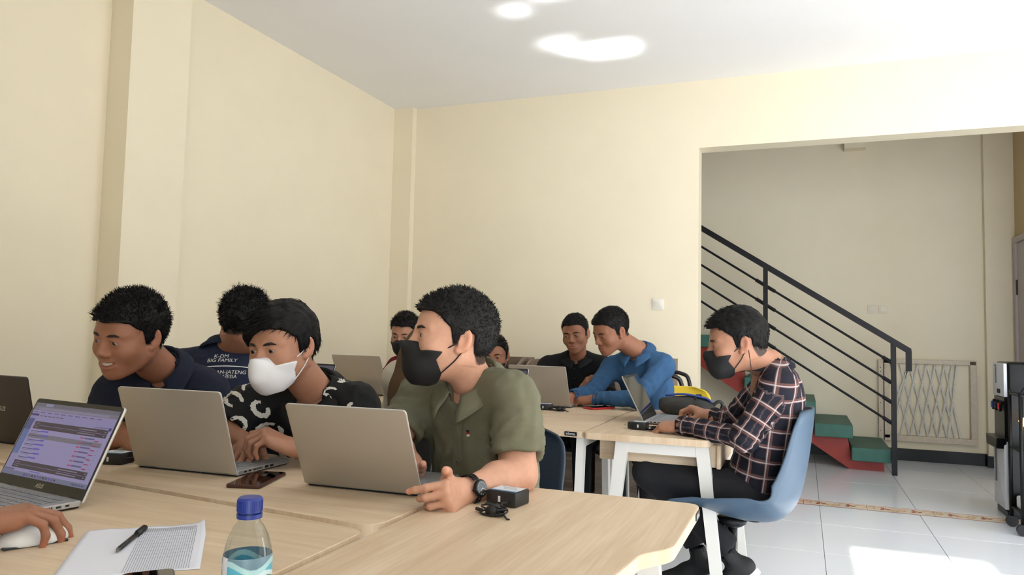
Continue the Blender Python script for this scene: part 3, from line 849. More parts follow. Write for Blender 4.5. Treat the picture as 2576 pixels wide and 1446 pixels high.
def hair_geo(sp, M, h, seed):
    hs = sp['hair']; rng = np.random.default_rng(seed)
    F = Fld((-.115, -.14, -.10), (.115, .14, .16), h)
    tt, ts, tf = hs.get('top', .022), hs.get('side', .008), hs.get('front', .012)
    F.ell((0, -.018, .032), (.074 + ts, .094 + ts, .086 + ts), 0)
    F.ell((0, -.012, .032 + tt * .72), (.066 + ts * .7, .088 + ts * .6, .079), .02)
    F.ell((0, .036, .040), (.060 + ts * .5, .052 + tf, .055 + tf * .8), .02)
    X, Y, Z = F.grid()
    hl = hairline(X, Y, hs.get('lift', 0.0), hs.get('dx', 0.0)) + hs.get('temple', .25) * np.clip(np.abs(X) - .045, 0, 1) * np.clip((Y - .03) / .02, 0, 1)
    F.clip((hl - Z) * .8)
    s = hs.get('clump', 90.0); a = hs.get('clamp', .0028)
    F.add(a * wav(X, Y, Z, s, 1.3 + seed) + a * .6 * wav(Y, Z, X, s * 2.1, seed * .7))
    if hs.get('bang'):      # long fringe swept to one side
        b = hs['bang']
        F.cone((-b * .015, .055, .090), (b * .035, .092, .055), .018, .011, .02)
        F.cone((b * .035, .092, .055), (b * .060, .068, .014), .012, .006, .015)
        F.cone((b * .01, .072, .082), (b * .056, .076, .040), .014, .009, .02)
    v, q = F.mesh(1)
    # strands
    tri = rng.integers(0, len(q), hs.get('n', 2200))
    nrm = np.cross(v[q[:, 2]] - v[q[:, 0]], v[q[:, 3]] - v[q[:, 1]]); nrm /= np.linalg.norm(nrm, axis=1)[:, None] + 1e-9
    w = rng.dirichlet([1, 1, 1, 1], len(tri)); P = (v[q[tri]] * w[:, :, None]).sum(1); Nn = nrm[tri]
    keep = (P[:, 2] > hairline(P[:, 0], P[:, 1], hs.get('lift', 0.0), hs.get('dx', 0)) + .004); P, Nn = P[keep], Nn[keep]
    comb = np.array(hs.get('comb', (0, .6, .5)), float) + np.zeros_like(P)
    low = np.clip((.07 - P[:, 2]) / .06, 0, 1)[:, None]
    comb = comb * (1 - low) + np.array((0, -.35, -1.0)) * low
    D = Nn * hs.get('stand', .5) + comb + rng.normal(0, hs.get('mess', .35), P.shape)
    D -= Nn * np.minimum(0, (D * Nn).sum(1, keepdims=True)) ; D /= np.linalg.norm(D, axis=1)[:, None]
    L = (hs.get('len', .02) * rng.uniform(.5, 1.15, len(P)) * (1 - .62 * low[:, 0]))[:, None]
    curl = hs.get('curl', .25)
    B = rng.normal(0, 1, P.shape); B -= D * (B * D).sum(1, keepdims=True); B /= np.linalg.norm(B, axis=1)[:, None]
    r = hs.get('rad', .0011)
    U = np.cross(D, B); rings = []
    for t, rr in ((-.15, r), (.55, r * .85), (1.0, r * .15)):
        c = P + D * L * t + (B * curl + np.array((0, 0, -.18))) * L * t * t - Nn * (.35 * L * t * t * (1 - hs.get('stand', .5)))
        rings.append([c + (U * math.cos(k * 2.094) + B * math.sin(k * 2.094)) * rr for k in range(3)])
    n = len(P); SV = np.concatenate([np.concatenate(g) for g in rings]); base = np.arange(n); SQ = []
    for i in range(2):
        for k in range(3):
            a0 = (i * 3 + k) * n + base; a1 = (i * 3 + (k + 1) % 3) * n + base
            SQ.append(np.stack([a0, a1, a1 + 3 * n, a0 + 3 * n], 1))
    V = np.vstack([v, SV]); Q = np.vstack([q, np.vstack(SQ) + len(v)])
    return xf(V * sp['scale'], M), Q
def mask_geo(sp, M, h):
    F = Fld((-.095, -.02, -.15), (.095, .15, .03), h)
    face_fill(F, sp)
    F.cone((0, .088, .004), (0, .104, -.032), .009, .014, .016)
    white = sp['mask'] == 'white'
    F.ell((0, .066, -.066), (.046, .050 if white else .045, .050), .025)
    if white: F.cone((0, .098, -.03), (0, .112, -.07), .012, .012, .02)
    F.f -= .0045
    X, Y, Z = F.grid(); ax = np.abs(X)
    top = -.016 - .10 * ax - 5.5 * np.clip(ax - .012, 0, .03) ** 2 * 4 + .25 * np.clip(ax - .045, 0, 1)
    F.clip(Z - top); F.clip((.046 - .62 * np.minimum(np.abs(Z + .058), .032) - Y) if not white else (.036 - .45 * np.minimum(np.abs(Z + .060), .04) - Y))
    F.clip(-.124 + .22 * ax - Z)
    v, q = F.mesh(1)
    return xf(v * sp['scale'], M), q
def hand_geo(side, M, elbow, sp, shoulder=None, h=.0022, arm_r=1.0, flat=True):
    """side +1 right, -1 left. Local: +x fingers, +z back of the hand, thumb on +y (right) / -y (left)."""
    Mi = M.inverted(); el = np.array(Mi @ Vector(elbow)); ty = side
    pts = [el]
    if shoulder is not None: sh = np.array(Mi @ Vector(shoulder)); pts.append(sh)
    lo = np.minimum.reduce([np.array((-.04, -.08, -.11))] + [p - .07 for p in pts]); hi = np.maximum.reduce([np.array((.21, .08, .06))] + [p + .07 for p in pts])
    F = Fld(lo, hi, h)
    ys = (.029, .0095, -.0105, -.0285); kx = (.086, .090, .084, .074)
    for y, x in zip(ys, kx):
        F.cone((.004, y * .55 * ty, -.003), (x, y * ty, 0), .0155, .0115, .013)
    F.ell((.05, 0, -.010), (.045, .036, .012), .012)
    F.cone((.012, .016 * ty, -.010), (.046, .034 * ty, -.014), .016, .0145, .014)
    F.cone((.02, -.020 * ty, -.010), (.06, -.026 * ty, -.010), .013, .011, .012)
    lens = ((.043, .026, .021), (.047, .030, .022), (.044, .028, .021), (.034, .021, .019)); rad = (.0098, .0100, .0095, .0084)
    tips = []
    curls = sp['curl']; spread = sp.get('spread', (6, 1, -4, -10))
    for i in range(4):
        p = np.array((kx[i], ys[i] * ty, 0.0)); az = math.radians(spread[i]) * ty; c = 0.0
        cs = curls[i] if isinstance(curls[i], (tuple, list)) else (curls[i] * .9, curls[i] * 1.1, curls[i] * .7)
        r = rad[i]
        for j in range(3):
            c += math.radians(cs[j]); d = np.array((math.cos(c) * math.cos(az), math.cos(c) * math.sin(az), -math.sin(c)))
            e = p + d * lens[i][j]
            F.cone(p, e, r, r * .9, .004); r *= .9; p = e
        tips.append((p, d, np.array((math.sin(c) * math.cos(az), math.sin(c) * math.sin(az), math.cos(c))), r))
    t_az, t_el, t_b = sp.get('thumb', (45, 25, 15))
    p = np.array((.034, .034 * ty, -.013)); a = math.radians(t_az) * ty; e_ = math.radians(t_el)
    for j, (l, r0, r1) in enumerate(((.038, .0140, .0115), (.030, .0115, .0098))):
        d = np.array((math.cos(e_) * math.cos(a), math.cos(e_) * math.sin(a), -math.sin(e_))); e = p + d * l
        F.cone(p, e, r0, r1, .006); p = e; a -= math.radians(t_b) * ty
    tips.append((p, d, np.cross(d, np.array((0, 0, 1))) * -ty if abs(d[2]) < .8 else np.array((1, 0, 0)), r1))
    # wrist and forearm
    mid = el * .62
    F.cone((.012, 0, -.004), (-.02, 0, -.004), .0235, .0225, .014); fl = ((0, 0, 1), 1.22)
    F.cone((-.005, 0, -.004), mid, .0245 * arm_r, .0395 * arm_r, .015, flat=fl if flat else None); F.cone(mid, el, .0395 * arm_r, .040 * arm_r, .02)
    if shoulder is not None: F.cone(el, el + (sh - el) * .75, .041 * arm_r, .050 * arm_r, .025)
    v, q = F.mesh(1)
    c = np.tile(sp['tone'], (len(v), 1))
    for p, d, up, r in tips:
        w = v - (p + d * r * .1); along = w @ d; hgt = w @ up; lat = np.linalg.norm(w - np.outer(along, d) - np.outer(hgt, up), axis=1)
        nail = (np.abs(along) < r * .95) & (lat < r * .66) & (hgt > r * .40)
        c[nail] = c[nail] * .5 + np.array(rgb(232, 178, 160)[:3]) * .5
        near = np.linalg.norm(v - p, axis=1) < .02; c[near] *= np.array([1.08, .97, .95])
    x, y, z = v.T
    kn = np.zeros(len(v))
    for i in range(4): kn = np.maximum(kn, np.clip(1 - np.linalg.norm(v - np.array((kx[i], ys[i] * ty, .008)), axis=1) / .012, 0, 1))
    c *= 1 - .12 * kn[:, None]
    return xf(v, M), q, c
def sleeve_uv(v, a, b):
    a = np.array(a); b = np.array(b); d = (b - a) / np.linalg.norm(b - a); w = v - a; al = w @ d
    u = np.cross(d, (0.05, .1, 1.0)); u /= np.linalg.norm(u); t = np.cross(d, u); th = np.arctan2(w @ t, w @ u)
    r = np.linalg.norm(w - np.outer(al, d), axis=1)
    return np.stack([th * .062, al, r], 1)
def torso_frame(J):
    N = np.array(J['N']); P = np.array(J['P']); up = N - P; up /= np.linalg.norm(up)
    L = np.array(J['SL']) - np.array(J['SR']); L -= up * (L @ up); L /= np.linalg.norm(L)
    return N, P, L, np.cross(L, up), up
def shirt_geo(J, sp, h, seed=0):
    N, P, L, Fw, U = torso_frame(J); b = sp.get('bulk', 1.0); R = np.array([L, Fw, U])
    pts = [np.array(J[k]) for k in ('N', 'P', 'SL', 'SR', 'EL', 'ER')]
    if sp['sleeve'] == 'long': pts += [np.array(J['WL']), np.array(J['WR'])]
    lo = np.min(pts, 0) - .21; hi = np.max(pts, 0) + .21; hi[2] = max(p[2] for p in pts) + .11
    F = Fld(lo, hi, h); ln = np.linalg.norm(N - P); hb = sp.get('hunch', 0.0)
    F.ell(N - U * ln * .36 - Fw * (.005 + hb), np.array((.165, .112, .205)) * b, 0, R=R)
    F.ell(N - U * ln * .66 - Fw * hb * .8 + Fw * .012, np.array((.158, .122, .19)) * b, .06, R=R)
    F.ell(P + U * .0, np.array((.170, .122, .14)) * b, .06, R=R)
    SL, SR = np.array(J['SL']), np.array(J['SR'])
    F.cone(SL - U * .015, SR - U * .015, .058 * b, .058 * b, .05)
    for S in (SL, SR): F.cone(N - Fw * .012 + U * .012, S + U * .004, .046, .050, .04)
    segs = []
    for S, E, W in ((SL, J['EL'], J['WL']), (SR, J['ER'], J['WR'])):
        S, E, W = np.array(S), np.array(E), np.array(W)
        if sp['sleeve'] == 'long':
            F.cone(S, E, .062 * b, .049 * b, .035); F.cone(E, W + (W - E) * .0, .049 * b, .036, .03, cut=True)
            F.cone(W - (W - E) * .16, W, .0385, .0375, .004, cut=True)
            d = (W - E) / np.linalg.norm(W - E); F.cone(W - d * .004, W + d * .03, .029, .031, .0, 's')
            segs += [(S, E), (E, W)]
        else:
            e = S + (E - S) * sp.get('slv', .72)
            F.cone(S, e, .064 * b, .070 * b, .035, cut=True)
            d = (e - S) / np.linalg.norm(e - S); F.cone(e - d * .006, e + d * .04, .050 * b, .0615 * b, 0, 's')
            segs += [(S, e)]
    # hem and neck opening
    X, Y, Z = F.grid()
    F.clip(-((X - P[0]) * U[0] + (Y - P[1]) * U[1] + (Z - P[2]) * U[2]) - sp.get('hem', .10))
    F.cone(N + U * .10, N - U * .012 + Fw * .008, .062, .054, .0, 's')
    vo = sp.get('vee', 0.0)
    if vo: F.cone(N + Fw * .055 + U * .02, N + Fw * .135 - U * vo, .040, .006, .006, 's')
    g = sp.get('folds', 1.0)
    a = (X * L[0] + Y * L[1] + Z * L[2]); bq = (X * Fw[0] + Y * Fw[1] + Z * Fw[2]); cq = X * U[0] + Y * U[1] + Z * U[2]
    n1 = wav(a * .8 + cq * .55, cq * .35 - a * .3, bq, 32, seed); n2 = wav(a * 1.3 - cq * .9, cq * .5 + bq, a * .5, 58, seed * 1.7)
    F.add(g * (.0034 * n1 + .0052 * (np.abs(n2) - .35) + .0012 * wav(a, cq, bq, 130, seed)))
    for S, E in segs:       # creases ringing the sleeves
        d = (E - S) / np.linalg.norm(E - S); al = (X - E[0]) * d[0] + (Y - E[1]) * d[1] + (Z - E[2]) * d[2]
        near = np.exp(-((X - E[0]) ** 2 + (Y - E[1]) ** 2 + (Z - E[2]) ** 2) / (2 * .075 ** 2))
        F.add(g * .0042 * near * np.sin(al * 185 + 2.2 * np.sin((a + bq) * 36 + seed)))
    v, q = F.mesh(1)
    # cloth coordinates for woven patterns
    w0 = v - N; uv = np.stack([np.arctan2(w0 @ L, w0 @ Fw + hb) * .15, w0 @ U, w0 @ Fw], 1)
    best = np.full(len(v), .067 * b)
    for S, E in segs:
        ab = E - S; t = np.clip(((v - S) @ ab) / (ab @ ab), .12, 1); dist = np.linalg.norm(v - S - t[:, None] * ab, axis=1)
        m = (dist < best) & (t > .12); s = sleeve_uv(v, S, E); uv[m] = s[m]; best[m] = dist[m]
    return v, q, uv
def collar_geo(J, sp, M_head=None):
    N, P, L, Fw, U = torso_frame(J); k = sp.get('collar', 1.0); gap = sp.get('gap', 16)
    U = U + Fw * -.10; U /= np.linalg.norm(U)
    rows = []; n = 44
    for i in range(n + 1):
        th = math.radians(gap + (360 - 2 * gap) * i / n); c, s = math.cos(th), math.sin(th)
        dr = Fw * c + L * s; back = (1 - c) / 2
        e = min(1, min(i, n - i) / 6.0); tip = (1 - e) ** 1.5
        zt = (.002 + .040 * back + .008 * (1 - tip)) * k; r0 = .059 + .006 * (1 - back)
        sh = N + Fw * .010 * (1 - back)
        zb = zt - .032 * k - .022 * tip * k
        rows.append([sh + dr * (r0 + .003) + U * (-.022), sh + dr * (r0 + .004) + U * zt, sh + dr * (r0 + .009) + U * (zt + .002),
                     sh + dr * (r0 + .016) + U * (zt - .008), sh + dr * (r0 + .030 + .010 * (1 - back) + .007 * tip) + U * (zt * .45 + zb * .55), sh + dr * (r0 + .036 + .016 * (1 - back) + .012 * tip) + U * zb])
    V = np.array(rows).reshape(-1, 3); w = 6
    Q = np.array([(i * w + j, i * w + j + 1, (i + 1) * w + j + 1, (i + 1) * w + j) for i in range(n) for j in range(w - 1)])
    return V, Q
def trousers_geo(J, sp, h=.009):
    N, P, L, Fw, U = torso_frame(J); ks = [np.array(J['KL']), np.array(J['KR'])]; fs = [np.array(J['FL']), np.array(J['FR'])]
    pts = [P] + ks + fs; lo = np.min(pts, 0) - .2; hi = np.max(pts, 0) + .2
    F = Fld(lo, hi, h); F.ell(P - np.array((0, 0, .01)) + Fw * .02, (.15, .105, .10), 0, R=np.array([L, Fw, U]))
    for s, K, A in ((1, ks[0], fs[0]), (-1, ks[1], fs[1])):
        hp = P + L * .085 * s + np.array((0, 0, -.02))
        F.cone(hp, K, .088, .066, .05); F.cone(K, A + np.array((0, 0, .05)), .064, .052, .03, cut=True)
    X, Y, Z = F.grid(); F.add(.003 * wav(X, Y, Z, 38, 2.0))
    return F.mesh(1)
def shoe_parts(parent, ank, toe, mats, name='shoe'):
    """Sneaker from the ankle point (x, y, z above the sole) towards a toe direction."""
    d = Vector((toe[0], toe[1], toe[2] if len(toe) > 2 else 0)).normalized(); up = Vector((0, 0, 1)); up = (up - d * up.dot(d)).normalized(); s = d.cross(up)
    M = Matrix(((d.x, -s.x, up.x, ank[0]), (d.y, -s.y, up.y, ank[1]), (d.z, -s.z, up.z, ank[2]), (0, 0, 0, 1)))
    F = Fld((-.10, -.06, -.10), (.22, .06, .06), .006)
    F.cone((-.045, 0, -.050), (.05, 0, -.055), .034, .034, 0); F.cone((.04, 0, -.058), (.158, 0, -.066), .036, .024, .03)
    F.cone((-.02, 0, -.04), (-.012, 0, .025), .036, .036, .03); F.clip(-(F.ax[2][None, None, :] + .076) + 0 * F.ax[0][:, None, None] + 0 * F.ax[1][None, :, None])
    F.cone((-.012, 0, .01), (-.012, 0, .08), .028, .030, .003, 's')
    v, q = F.mesh(1); u = obj(name, quad_mesh(name, xf(v, M), q), mats[0], parent)
    pr = []
    for i in range(40):
        t = 2 * math.pi * i / 40; x = .056 + .132 * math.cos(t); w = .037 + .006 * math.cos(t - .2)
        pr.append((x, w * math.sin(t)))
    bm = prism(pr, -.100, -.072, .006, 2, M=M); obj('sole', bm, mats[1], u, auto=50)
    return u
def eyes_and_brows(sp, M, parent, off):
    sc = sp['scale']; gz = sp.get('gaze', (0, -.1))
    for s in (-1, 1):
        bm = bmesh.new(); bmesh.ops.create_uvsphere(bm, u_segments=20, v_segments=14, radius=.0150)
        v = np.array([tuple(x.co) for x in bm.verts]); f = [tuple(x.index for x in p.verts) for p in bm.faces]; bm.free()
        g = np.array((gz[0], 1.0, gz[1])); g /= np.linalg.norm(g); dt = (v / .0150) @ g
        c = np.tile(np.array(rgb(166, 152, 144)[:3]), (len(v), 1)); c[dt > .865] = (.022, .012, .008); c[dt > .97] = (.003, .003, .003)
        w = xf((v + np.array((s * .0320, .0712, -.0015))) * sc, M) - off
        me = to_mesh((w, f), 'eye', True); ca = me.color_attributes.new('col', 'FLOAT_COLOR', 'POINT')
        ca.data.foreach_set('color', np.hstack([c, np.ones((len(c), 1))]).astype(np.float32).ravel())
        obj('eye', me, M_EYE, parent)
        bz = sp.get('browz', 0.0)
        pts = [(s * .012, .0900, .0150 + bz), (s * .024, .0902, .0180 + bz), (s * .037, .0860, .0190 + bz), (s * .050, .0745, .0140 + bz)]
        g = tube([M @ (Vector(p) * sc) - Vector(off) for p in pts], [.0024, .0040, .0036, .0012], 6)
        obj('eyebrow', g, M_BROW, parent, smooth=True)
    if sp.get('smile'):
        V = []; Q = []
        for i in range(13):
            x = -.021 + .042 * i / 12
            for dz in (.0075, -.0015 + 4 * x * x): V.append((x, .0905 - 14 * x * x, -.0665 + dz + 9.0 * x * x))
        for i in range(12): Q.append((2 * i, 2 * i + 1, 2 * i + 3, 2 * i + 2))
        obj('teeth', (xf(np.array(V) * sc, M) - off, Q), M_TEETH, parent)
def mask_straps(sp, M, parent, off, m):
    sc = sp['scale']
    for s in (-1, 1):
        A = [(s * .0630, .026, -.030), (s * .0745, .004, -.012), (s * .0800, -.006, .018), (s * .083, -.020, .020)]
        B = [(s * .0560, .030, -.090), (s * .070, .004, -.058), (s * .0770, -.010, -.036), (s * .082, -.022, -.026)]
        for pts in (A, B): obj('ear_loop', tube([M @ (Vector(p) * sc) - Vector(off) for p in bez(pts, 12)], .0017, 6), m, parent, smooth=True)
def head_matrix(pos, az, pitch, roll):
    a = math.radians(az); p = math.radians(pitch); F0 = Vector((-math.sin(a), math.cos(a), 0)); Zu = Vector((0, 0, 1))
    F1 = F0 * math.cos(p) - Zu * math.sin(p); U = Zu * math.cos(p) + F0 * math.sin(p)
    U = Matrix.Rotation(math.radians(roll), 3, F1) @ U; R = F1.cross(U)
    return Matrix(((R.x, F1.x, U.x, pos[0]), (R.y, F1.y, U.y, pos[1]), (R.z, F1.z, U.z, pos[2]), (0, 0, 0, 1)))

def person(label, J, head, shirt, hands, legs=None, res=1.0, seed=1, group='people working at the tables', trous=None, shoes=None):
    """J joints; returns (person object, shirt object, BVH of the shirt, head matrix)."""
    from mathutils.bvhtree import BVHTree
    base = np.array((J['P'][0], J['P'][1], 0.0)); head.setdefault('scale', 1.04)
    tone = TONES[head['tone']] if isinstance(head['tone'], str) else head['tone']; head = dict(head, tone=tone)
    M = head_matrix(head['pos'], head['az'], head.get('pitch', 0), head.get('roll', 0))
    pieces = [head_geo(head, M, J['N'], .0025 * res)]
    # trunk under the clothes
    N, P, L, Fw, U = torso_frame(J); ln = np.linalg.norm(N - P); R = np.array([L, Fw, U])
    F = Fld(np.minimum(N, P) - .22, np.maximum(N, P) + .22, .012); hb = shirt.get('hunch', 0.0)
    F.ell(N - U * ln * .36 - Fw * (.005 + hb), (.148, .098, .19), 0, R=R); F.ell(N - U * ln * .7 - Fw * hb * .8, (.14, .10, .17), .06, R=R)
    F.cone(np.array(J['SL']) - U * .02, np.array(J['SR']) - U * .02, .045, .045, .05); F.cone(N + U * .02, N - U * .08, .052, .06, .04)
    v, q = F.mesh(1); pieces.append((v, q, np.tile(tone, (len(v), 1))))
    for side, W, E, S, key in ((1, 'WR', 'ER', 'SR', 'R'), (-1, 'WL', 'EL', 'SL', 'L')):
        hsp = hands.get(key)
        if hsp is None: continue
        Mh = frame(J[W], hsp['dir'], hsp['back'])
        el = np.array(J[E]); ar = hsp.get('arm', 1.0)
        if shirt['sleeve'] == 'long': el = np.array(J[W]) + (el - np.array(J[W])) * .45; ar *= .72
        pieces.append(hand_geo(side, Mh, el, dict(hsp, tone=tone), J[S] if shirt['sleeve'] == 'short' else None, .0029 * res, ar))
    V, Q, C = join_pieces(pieces)
    body = obj('person', quad_mesh('person', V - base, Q, C), M_SKIN); body.location = base
    tag(body, label, 'person', group)
    # clothes
    v, q, uv = shirt_geo(J, shirt, .0072 * max(1, res), seed)
    sh = obj('shirt', quad_mesh('shirt', v - base, q, None, uv), shirt['mat'], body)
    bvh = BVHTree.FromPolygons([tuple(x) for x in (v - base).tolist()], [tuple(x) for x in q.tolist()])
    if shirt.get('collar', 1.0):
        cv, cq = collar_geo(J, shirt); co = obj('collar', quad_mesh('collar', cv - base, cq), shirt.get('cmat', shirt['mat']), sh)
        md = co.modifiers.new('thickness', 'SOLIDIFY'); md.thickness = .0022; md.offset = 1
    if head.get('hair'):
        hv, hq = hair_geo(head, M, .0040 * max(1, res * .8), seed); obj('hair', quad_mesh('hair', hv - base, hq), head['hair'].get('mat', M_HAIR), body)
    eyes_and_brows(head, M, body, base)
    if head.get('mask'):
        mm = M_MASKW if head['mask'] == 'white' else M_MASKB
        mv, mq = mask_geo(head, M, .0026 * res); mk = obj('face_mask', quad_mesh('face_mask', mv - base, mq), mm, body); mask_straps(head, M, mk, base, mm)
    if 'KL' in J:
        tv, tq = trousers_geo(J, {}); obj('trousers', quad_mesh('trousers', tv - base, tq), trous or M_TROUS, body)
        for f in ('FL', 'FR'):
            if shoes: shoe_parts(body, np.array(J[f]) - base, J.get('T' + f, (J['KL'][0] - P[0], J['KL'][1] - P[1], 0)), shoes)
    return body, sh, bvh, M, base
M_TROUS = mat('black_trousers', rgb(22, 22, 27), 0.85, bump=.15, bscale=200); M_JEANS = mat('dark_denim', rgb(36, 48, 66), 0.85, bump=.2, bscale=300, var=.1, vscale=20)
# ------------------------------------------------------------------ the cast
def cloth(name, c, rough=.85, var=.06, vs=14, bump=.2, bs=260, sheen=.0):
    return mat(name, c, rough, var=var, vscale=vs, bump=bump, bscale=bs, spec=.25, sheen=sheen)
HAIR_CROP = dict(top=.020, side=.006, front=.010, len=.014, n=4600, stand=.45, mess=.28, comb=(0, .35, .3), clamp=.0016, rad=.0008)
HAIR_SPIKY = dict(top=.026, side=.009, front=.016, len=.032, n=2600, stand=.55, mess=.40, comb=(0, .5, .6), clamp=.003, rad=.0010)
M_SHOE = (mat('black_knit_shoe', rgb(26, 27, 30), .7, bump=.2, bscale=400), mat('white_sole', rgb(222, 222, 226), .6))

def seated(P, face, floor_z=.10, spread=.10, reach=.40, drop=.45):
    """Knee and foot joints of somebody sitting at P and facing `face` (a flat direction)."""
    f = Vector((face[0], face[1], 0)).normalized(); l = Vector((-f.y, f.x, 0)); p = Vector(P)
    out = {}
    for s, n in ((1, 'L'), (-1, 'R')):
        k = p + f * reach + l * spread * s; k.z = P[2] + .03
        a = p + f * (reach - .02) + l * spread * s; a.z = floor_z
        out['K' + n] = tuple(k); out['F' + n] = tuple(a)
    return out

# man in the olive shirt
M_OLIVE = cloth('olive_linen', rgb(112, 110, 90))
P = (-.86, 2.115, .52)
p6, s6, b6, m6, o6 = person('man in olive short-sleeved shirt and black mask, black wristwatch on his wrist',
    dict(N=(-.859, 1.915, 1.003), P=P, SL=(-.722, 1.875, .975), SR=(-1.058, 1.985, .945), EL=(-.676, 1.800, .788), ER=(-1.080, 1.850, .835),
         WL=(-.735, 1.592, .777), WR=(-.985, 1.80, .795), **seated(P, (0, -1))),
    dict(pos=(-.889, 1.828, 1.128), az=130, pitch=-6, roll=2, scale=1.08, tone='light', mask='black', open=.75, gaze=(.1, -.1),
         hair=dict(HAIR_CROP, mat=M_HAIRG, side=.009, top=.026, lift=-.004)),
    dict(sleeve='short', mat=M_OLIVE, bulk=1.03, vee=.06, slv=.80, folds=1.5),
    dict(L=dict(dir=(.06, -.99, .05), back=(.96, .06, .26), curl=((66, 26, 14), (74, 56, 38), (78, 64, 42), (80, 66, 42)), thumb=(32, -20, 22), arm=1.12),
         R=dict(dir=(.25, -.95, -.05), back=(.1, 0, 1), curl=(30, 34, 38, 40), thumb=(20, -30, 5), arm=1.1)), seed=6, shoes=M_SHOE)

# smiling man in the navy polo
M_NAVY = cloth('navy_pique', rgb(30, 34, 50), bs=420)
P = (-2.02, 2.16, .52)
p1, s1, b1, m1, o1 = person('smiling man in a plain navy polo shirt, bare-faced, at the far left',
    dict(N=(-1.965, 1.875, 1.000), P=P, SL=(-1.862, 1.965, .930), SR=(-2.065, 1.800, .930), EL=(-1.80, 1.930, .80), ER=(-2.10, 1.78, .80),
         WL=(-1.70, 1.82, .80), WR=(-1.925, 1.735, .80), **seated(P, (.1, -1))),
    dict(pos=(-1.925, 1.712, 1.116), az=181, pitch=13, roll=-6, scale=1.06, tone='brown', smile=True, open=.62, gaze=(.2, -.2), jaw=1.08, cheek=1.12, browz=.002,
         hair=dict(HAIR_SPIKY, side=.010, top=.028, lift=-.006, temple=.1, len=.022, n=4600, rad=.0008, mess=.32, stand=.4, comb=(0, .2, .7))),
    dict(sleeve='short', mat=M_NAVY, bulk=1.06, vee=.05, slv=.85),
    dict(L=dict(dir=(-.3, -.95, -.1), back=(0, 0, 1), curl=(30, 32, 35, 38)), R=dict(dir=(.95, -.2, -.1), back=(0, -.5, .9), curl=(35, 38, 42, 45), arm=1.15)), seed=1, shoes=M_SHOE)

# man with the white mask and the patterned shirt
M_BLACK = cloth('black_rayon', rgb(20, 20, 21), rough=.7)
P = (-1.42, 2.18, .52)
p3, s3, b3, m3, o3 = person('man in a white face mask and black shirt with white print',
    dict(N=(-1.400, 1.935, .950), P=P, SL=(-1.285, 1.990, .918), SR=(-1.618, 1.885, .900), EL=(-1.205, 1.905, .795), ER=(-1.61, 1.80, .83),
         WL=(-1.352, 1.775, .812), WR=(-1.53, 1.83, .80), **seated(P, (0, -1))),
    dict(pos=(-1.408, 1.784, 1.094), az=177, pitch=8, roll=3, scale=1.03, tone='mid', mask='white', open=.72, gaze=(.2, -.1),
         hair=dict(HAIR_SPIKY, len=.040, n=2600, stand=.12, mess=.20, comb=(.7, .9, -.1), bang=1, top=.024, side=.012, front=.014, lift=-.008, temple=0, curl=.15)),
    dict(sleeve='short', mat=M_BLACK, bulk=1.02, vee=.085, slv=.95, collar=.9, gap=20),
    dict(L=dict(dir=(-.70, -.52, .42), back=(-.25, -.35, .9), curl=((42, 48, 30), (50, 52, 35), (55, 50, 35), (60, 45, 30)), spread=(8, 2, -6, -14), thumb=(30, 40, 10), arm=.92),
         R=dict(dir=(.30, -.92, -.05), back=(.1, 0, 1), curl=(38, 42, 45, 45), arm=.92)), seed=3, shoes=M_SHOE)

# man seen from behind
M_TEAM = cloth('navy_team_shirt', rgb(32, 38, 58), bs=420)
P = (-2.11, 2.32, .52)
p2, s2, b2, m2, o2 = person('man with curly hair seen from behind, lettering on his navy shirt',
    dict(N=(-2.180, 2.400, 1.050), P=P, SL=(-2.312, 2.310, .985), SR=(-2.050, 2.510, .985), EL=(-2.42, 2.53, .82), ER=(-2.05, 2.78, .82),
         WL=(-2.42, 2.78, .80), WR=(-2.15, 3.0, .80), **seated(P, (-.35, .94))),
    dict(pos=(-2.075, 2.395, 1.165), az=12, pitch=14, roll=0, scale=1.03, tone='brown',
         hair=dict(top=.030, side=.014, front=.018, len=.018, n=3400, stand=.8, mess=.7, comb=(0, 0, .3), curl=1.4, clamp=.005, clump=150, rad=.0012)),
    dict(sleeve='short', mat=M_TEAM, bulk=1.04, slv=.8, hunch=.02, collar=1.1), {}, seed=2, shoes=M_SHOE)

# far side of the far tables
M_MAROON = cloth('maroon_jacket', rgb(104, 26, 36))
P = (-2.36, 4.62, .52)
p4, s4, b4, m4, o4 = person('young man in a maroon jacket and black mask, behind the farthest silver laptop',
    dict(N=(-2.345, 4.40, .985), P=P, SL=(-2.160, 4.435, .925), SR=(-2.515, 4.36, .92), EL=(-2.10, 4.35, .80), ER=(-2.60, 4.28, .80),
         WL=(-2.25, 4.20, .79), WR=(-2.50, 4.14, .79), **seated(P, (0, -1))),
    dict(pos=(-2.385, 4.225, 1.138), az=188, pitch=14, roll=-2, scale=1.05, tone='mid', mask='black', open=.8, gaze=(0, -.45), hair=dict(HAIR_SPIKY, len=.024, n=2000)),
    dict(sleeve='long', mat=M_MAROON, collar=.8), {}, res=1.3, seed=4, shoes=M_SHOE)
P = (-1.93, 4.74, .48)
p7, s7, b7, m7, o7 = person('laughing man in a black mask, only his eyes and hair above the olive shoulder',
    dict(N=(-1.90, 4.58, .895), P=P, SL=(-1.72, 4.57, .85), SR=(-2.08, 4.55, .85), EL=(-1.66, 4.45, .79), ER=(-2.14, 4.42, .79), WL=(-1.80, 4.30, .79), WR=(-2.0, 4.28, .79), **seated(P, (0, -1))),
    dict(pos=(-1.87, 4.50, 1.005), az=192, pitch=6, roll=4, scale=1.08, tone='brown', mask='black', open=.5, hair=dict(HAIR_CROP, lift=.006, n=2600, len=.018)),
    dict(sleeve='long', mat=M_NAVY, collar=.8), {}, res=1.3, seed=7, shoes=M_SHOE)
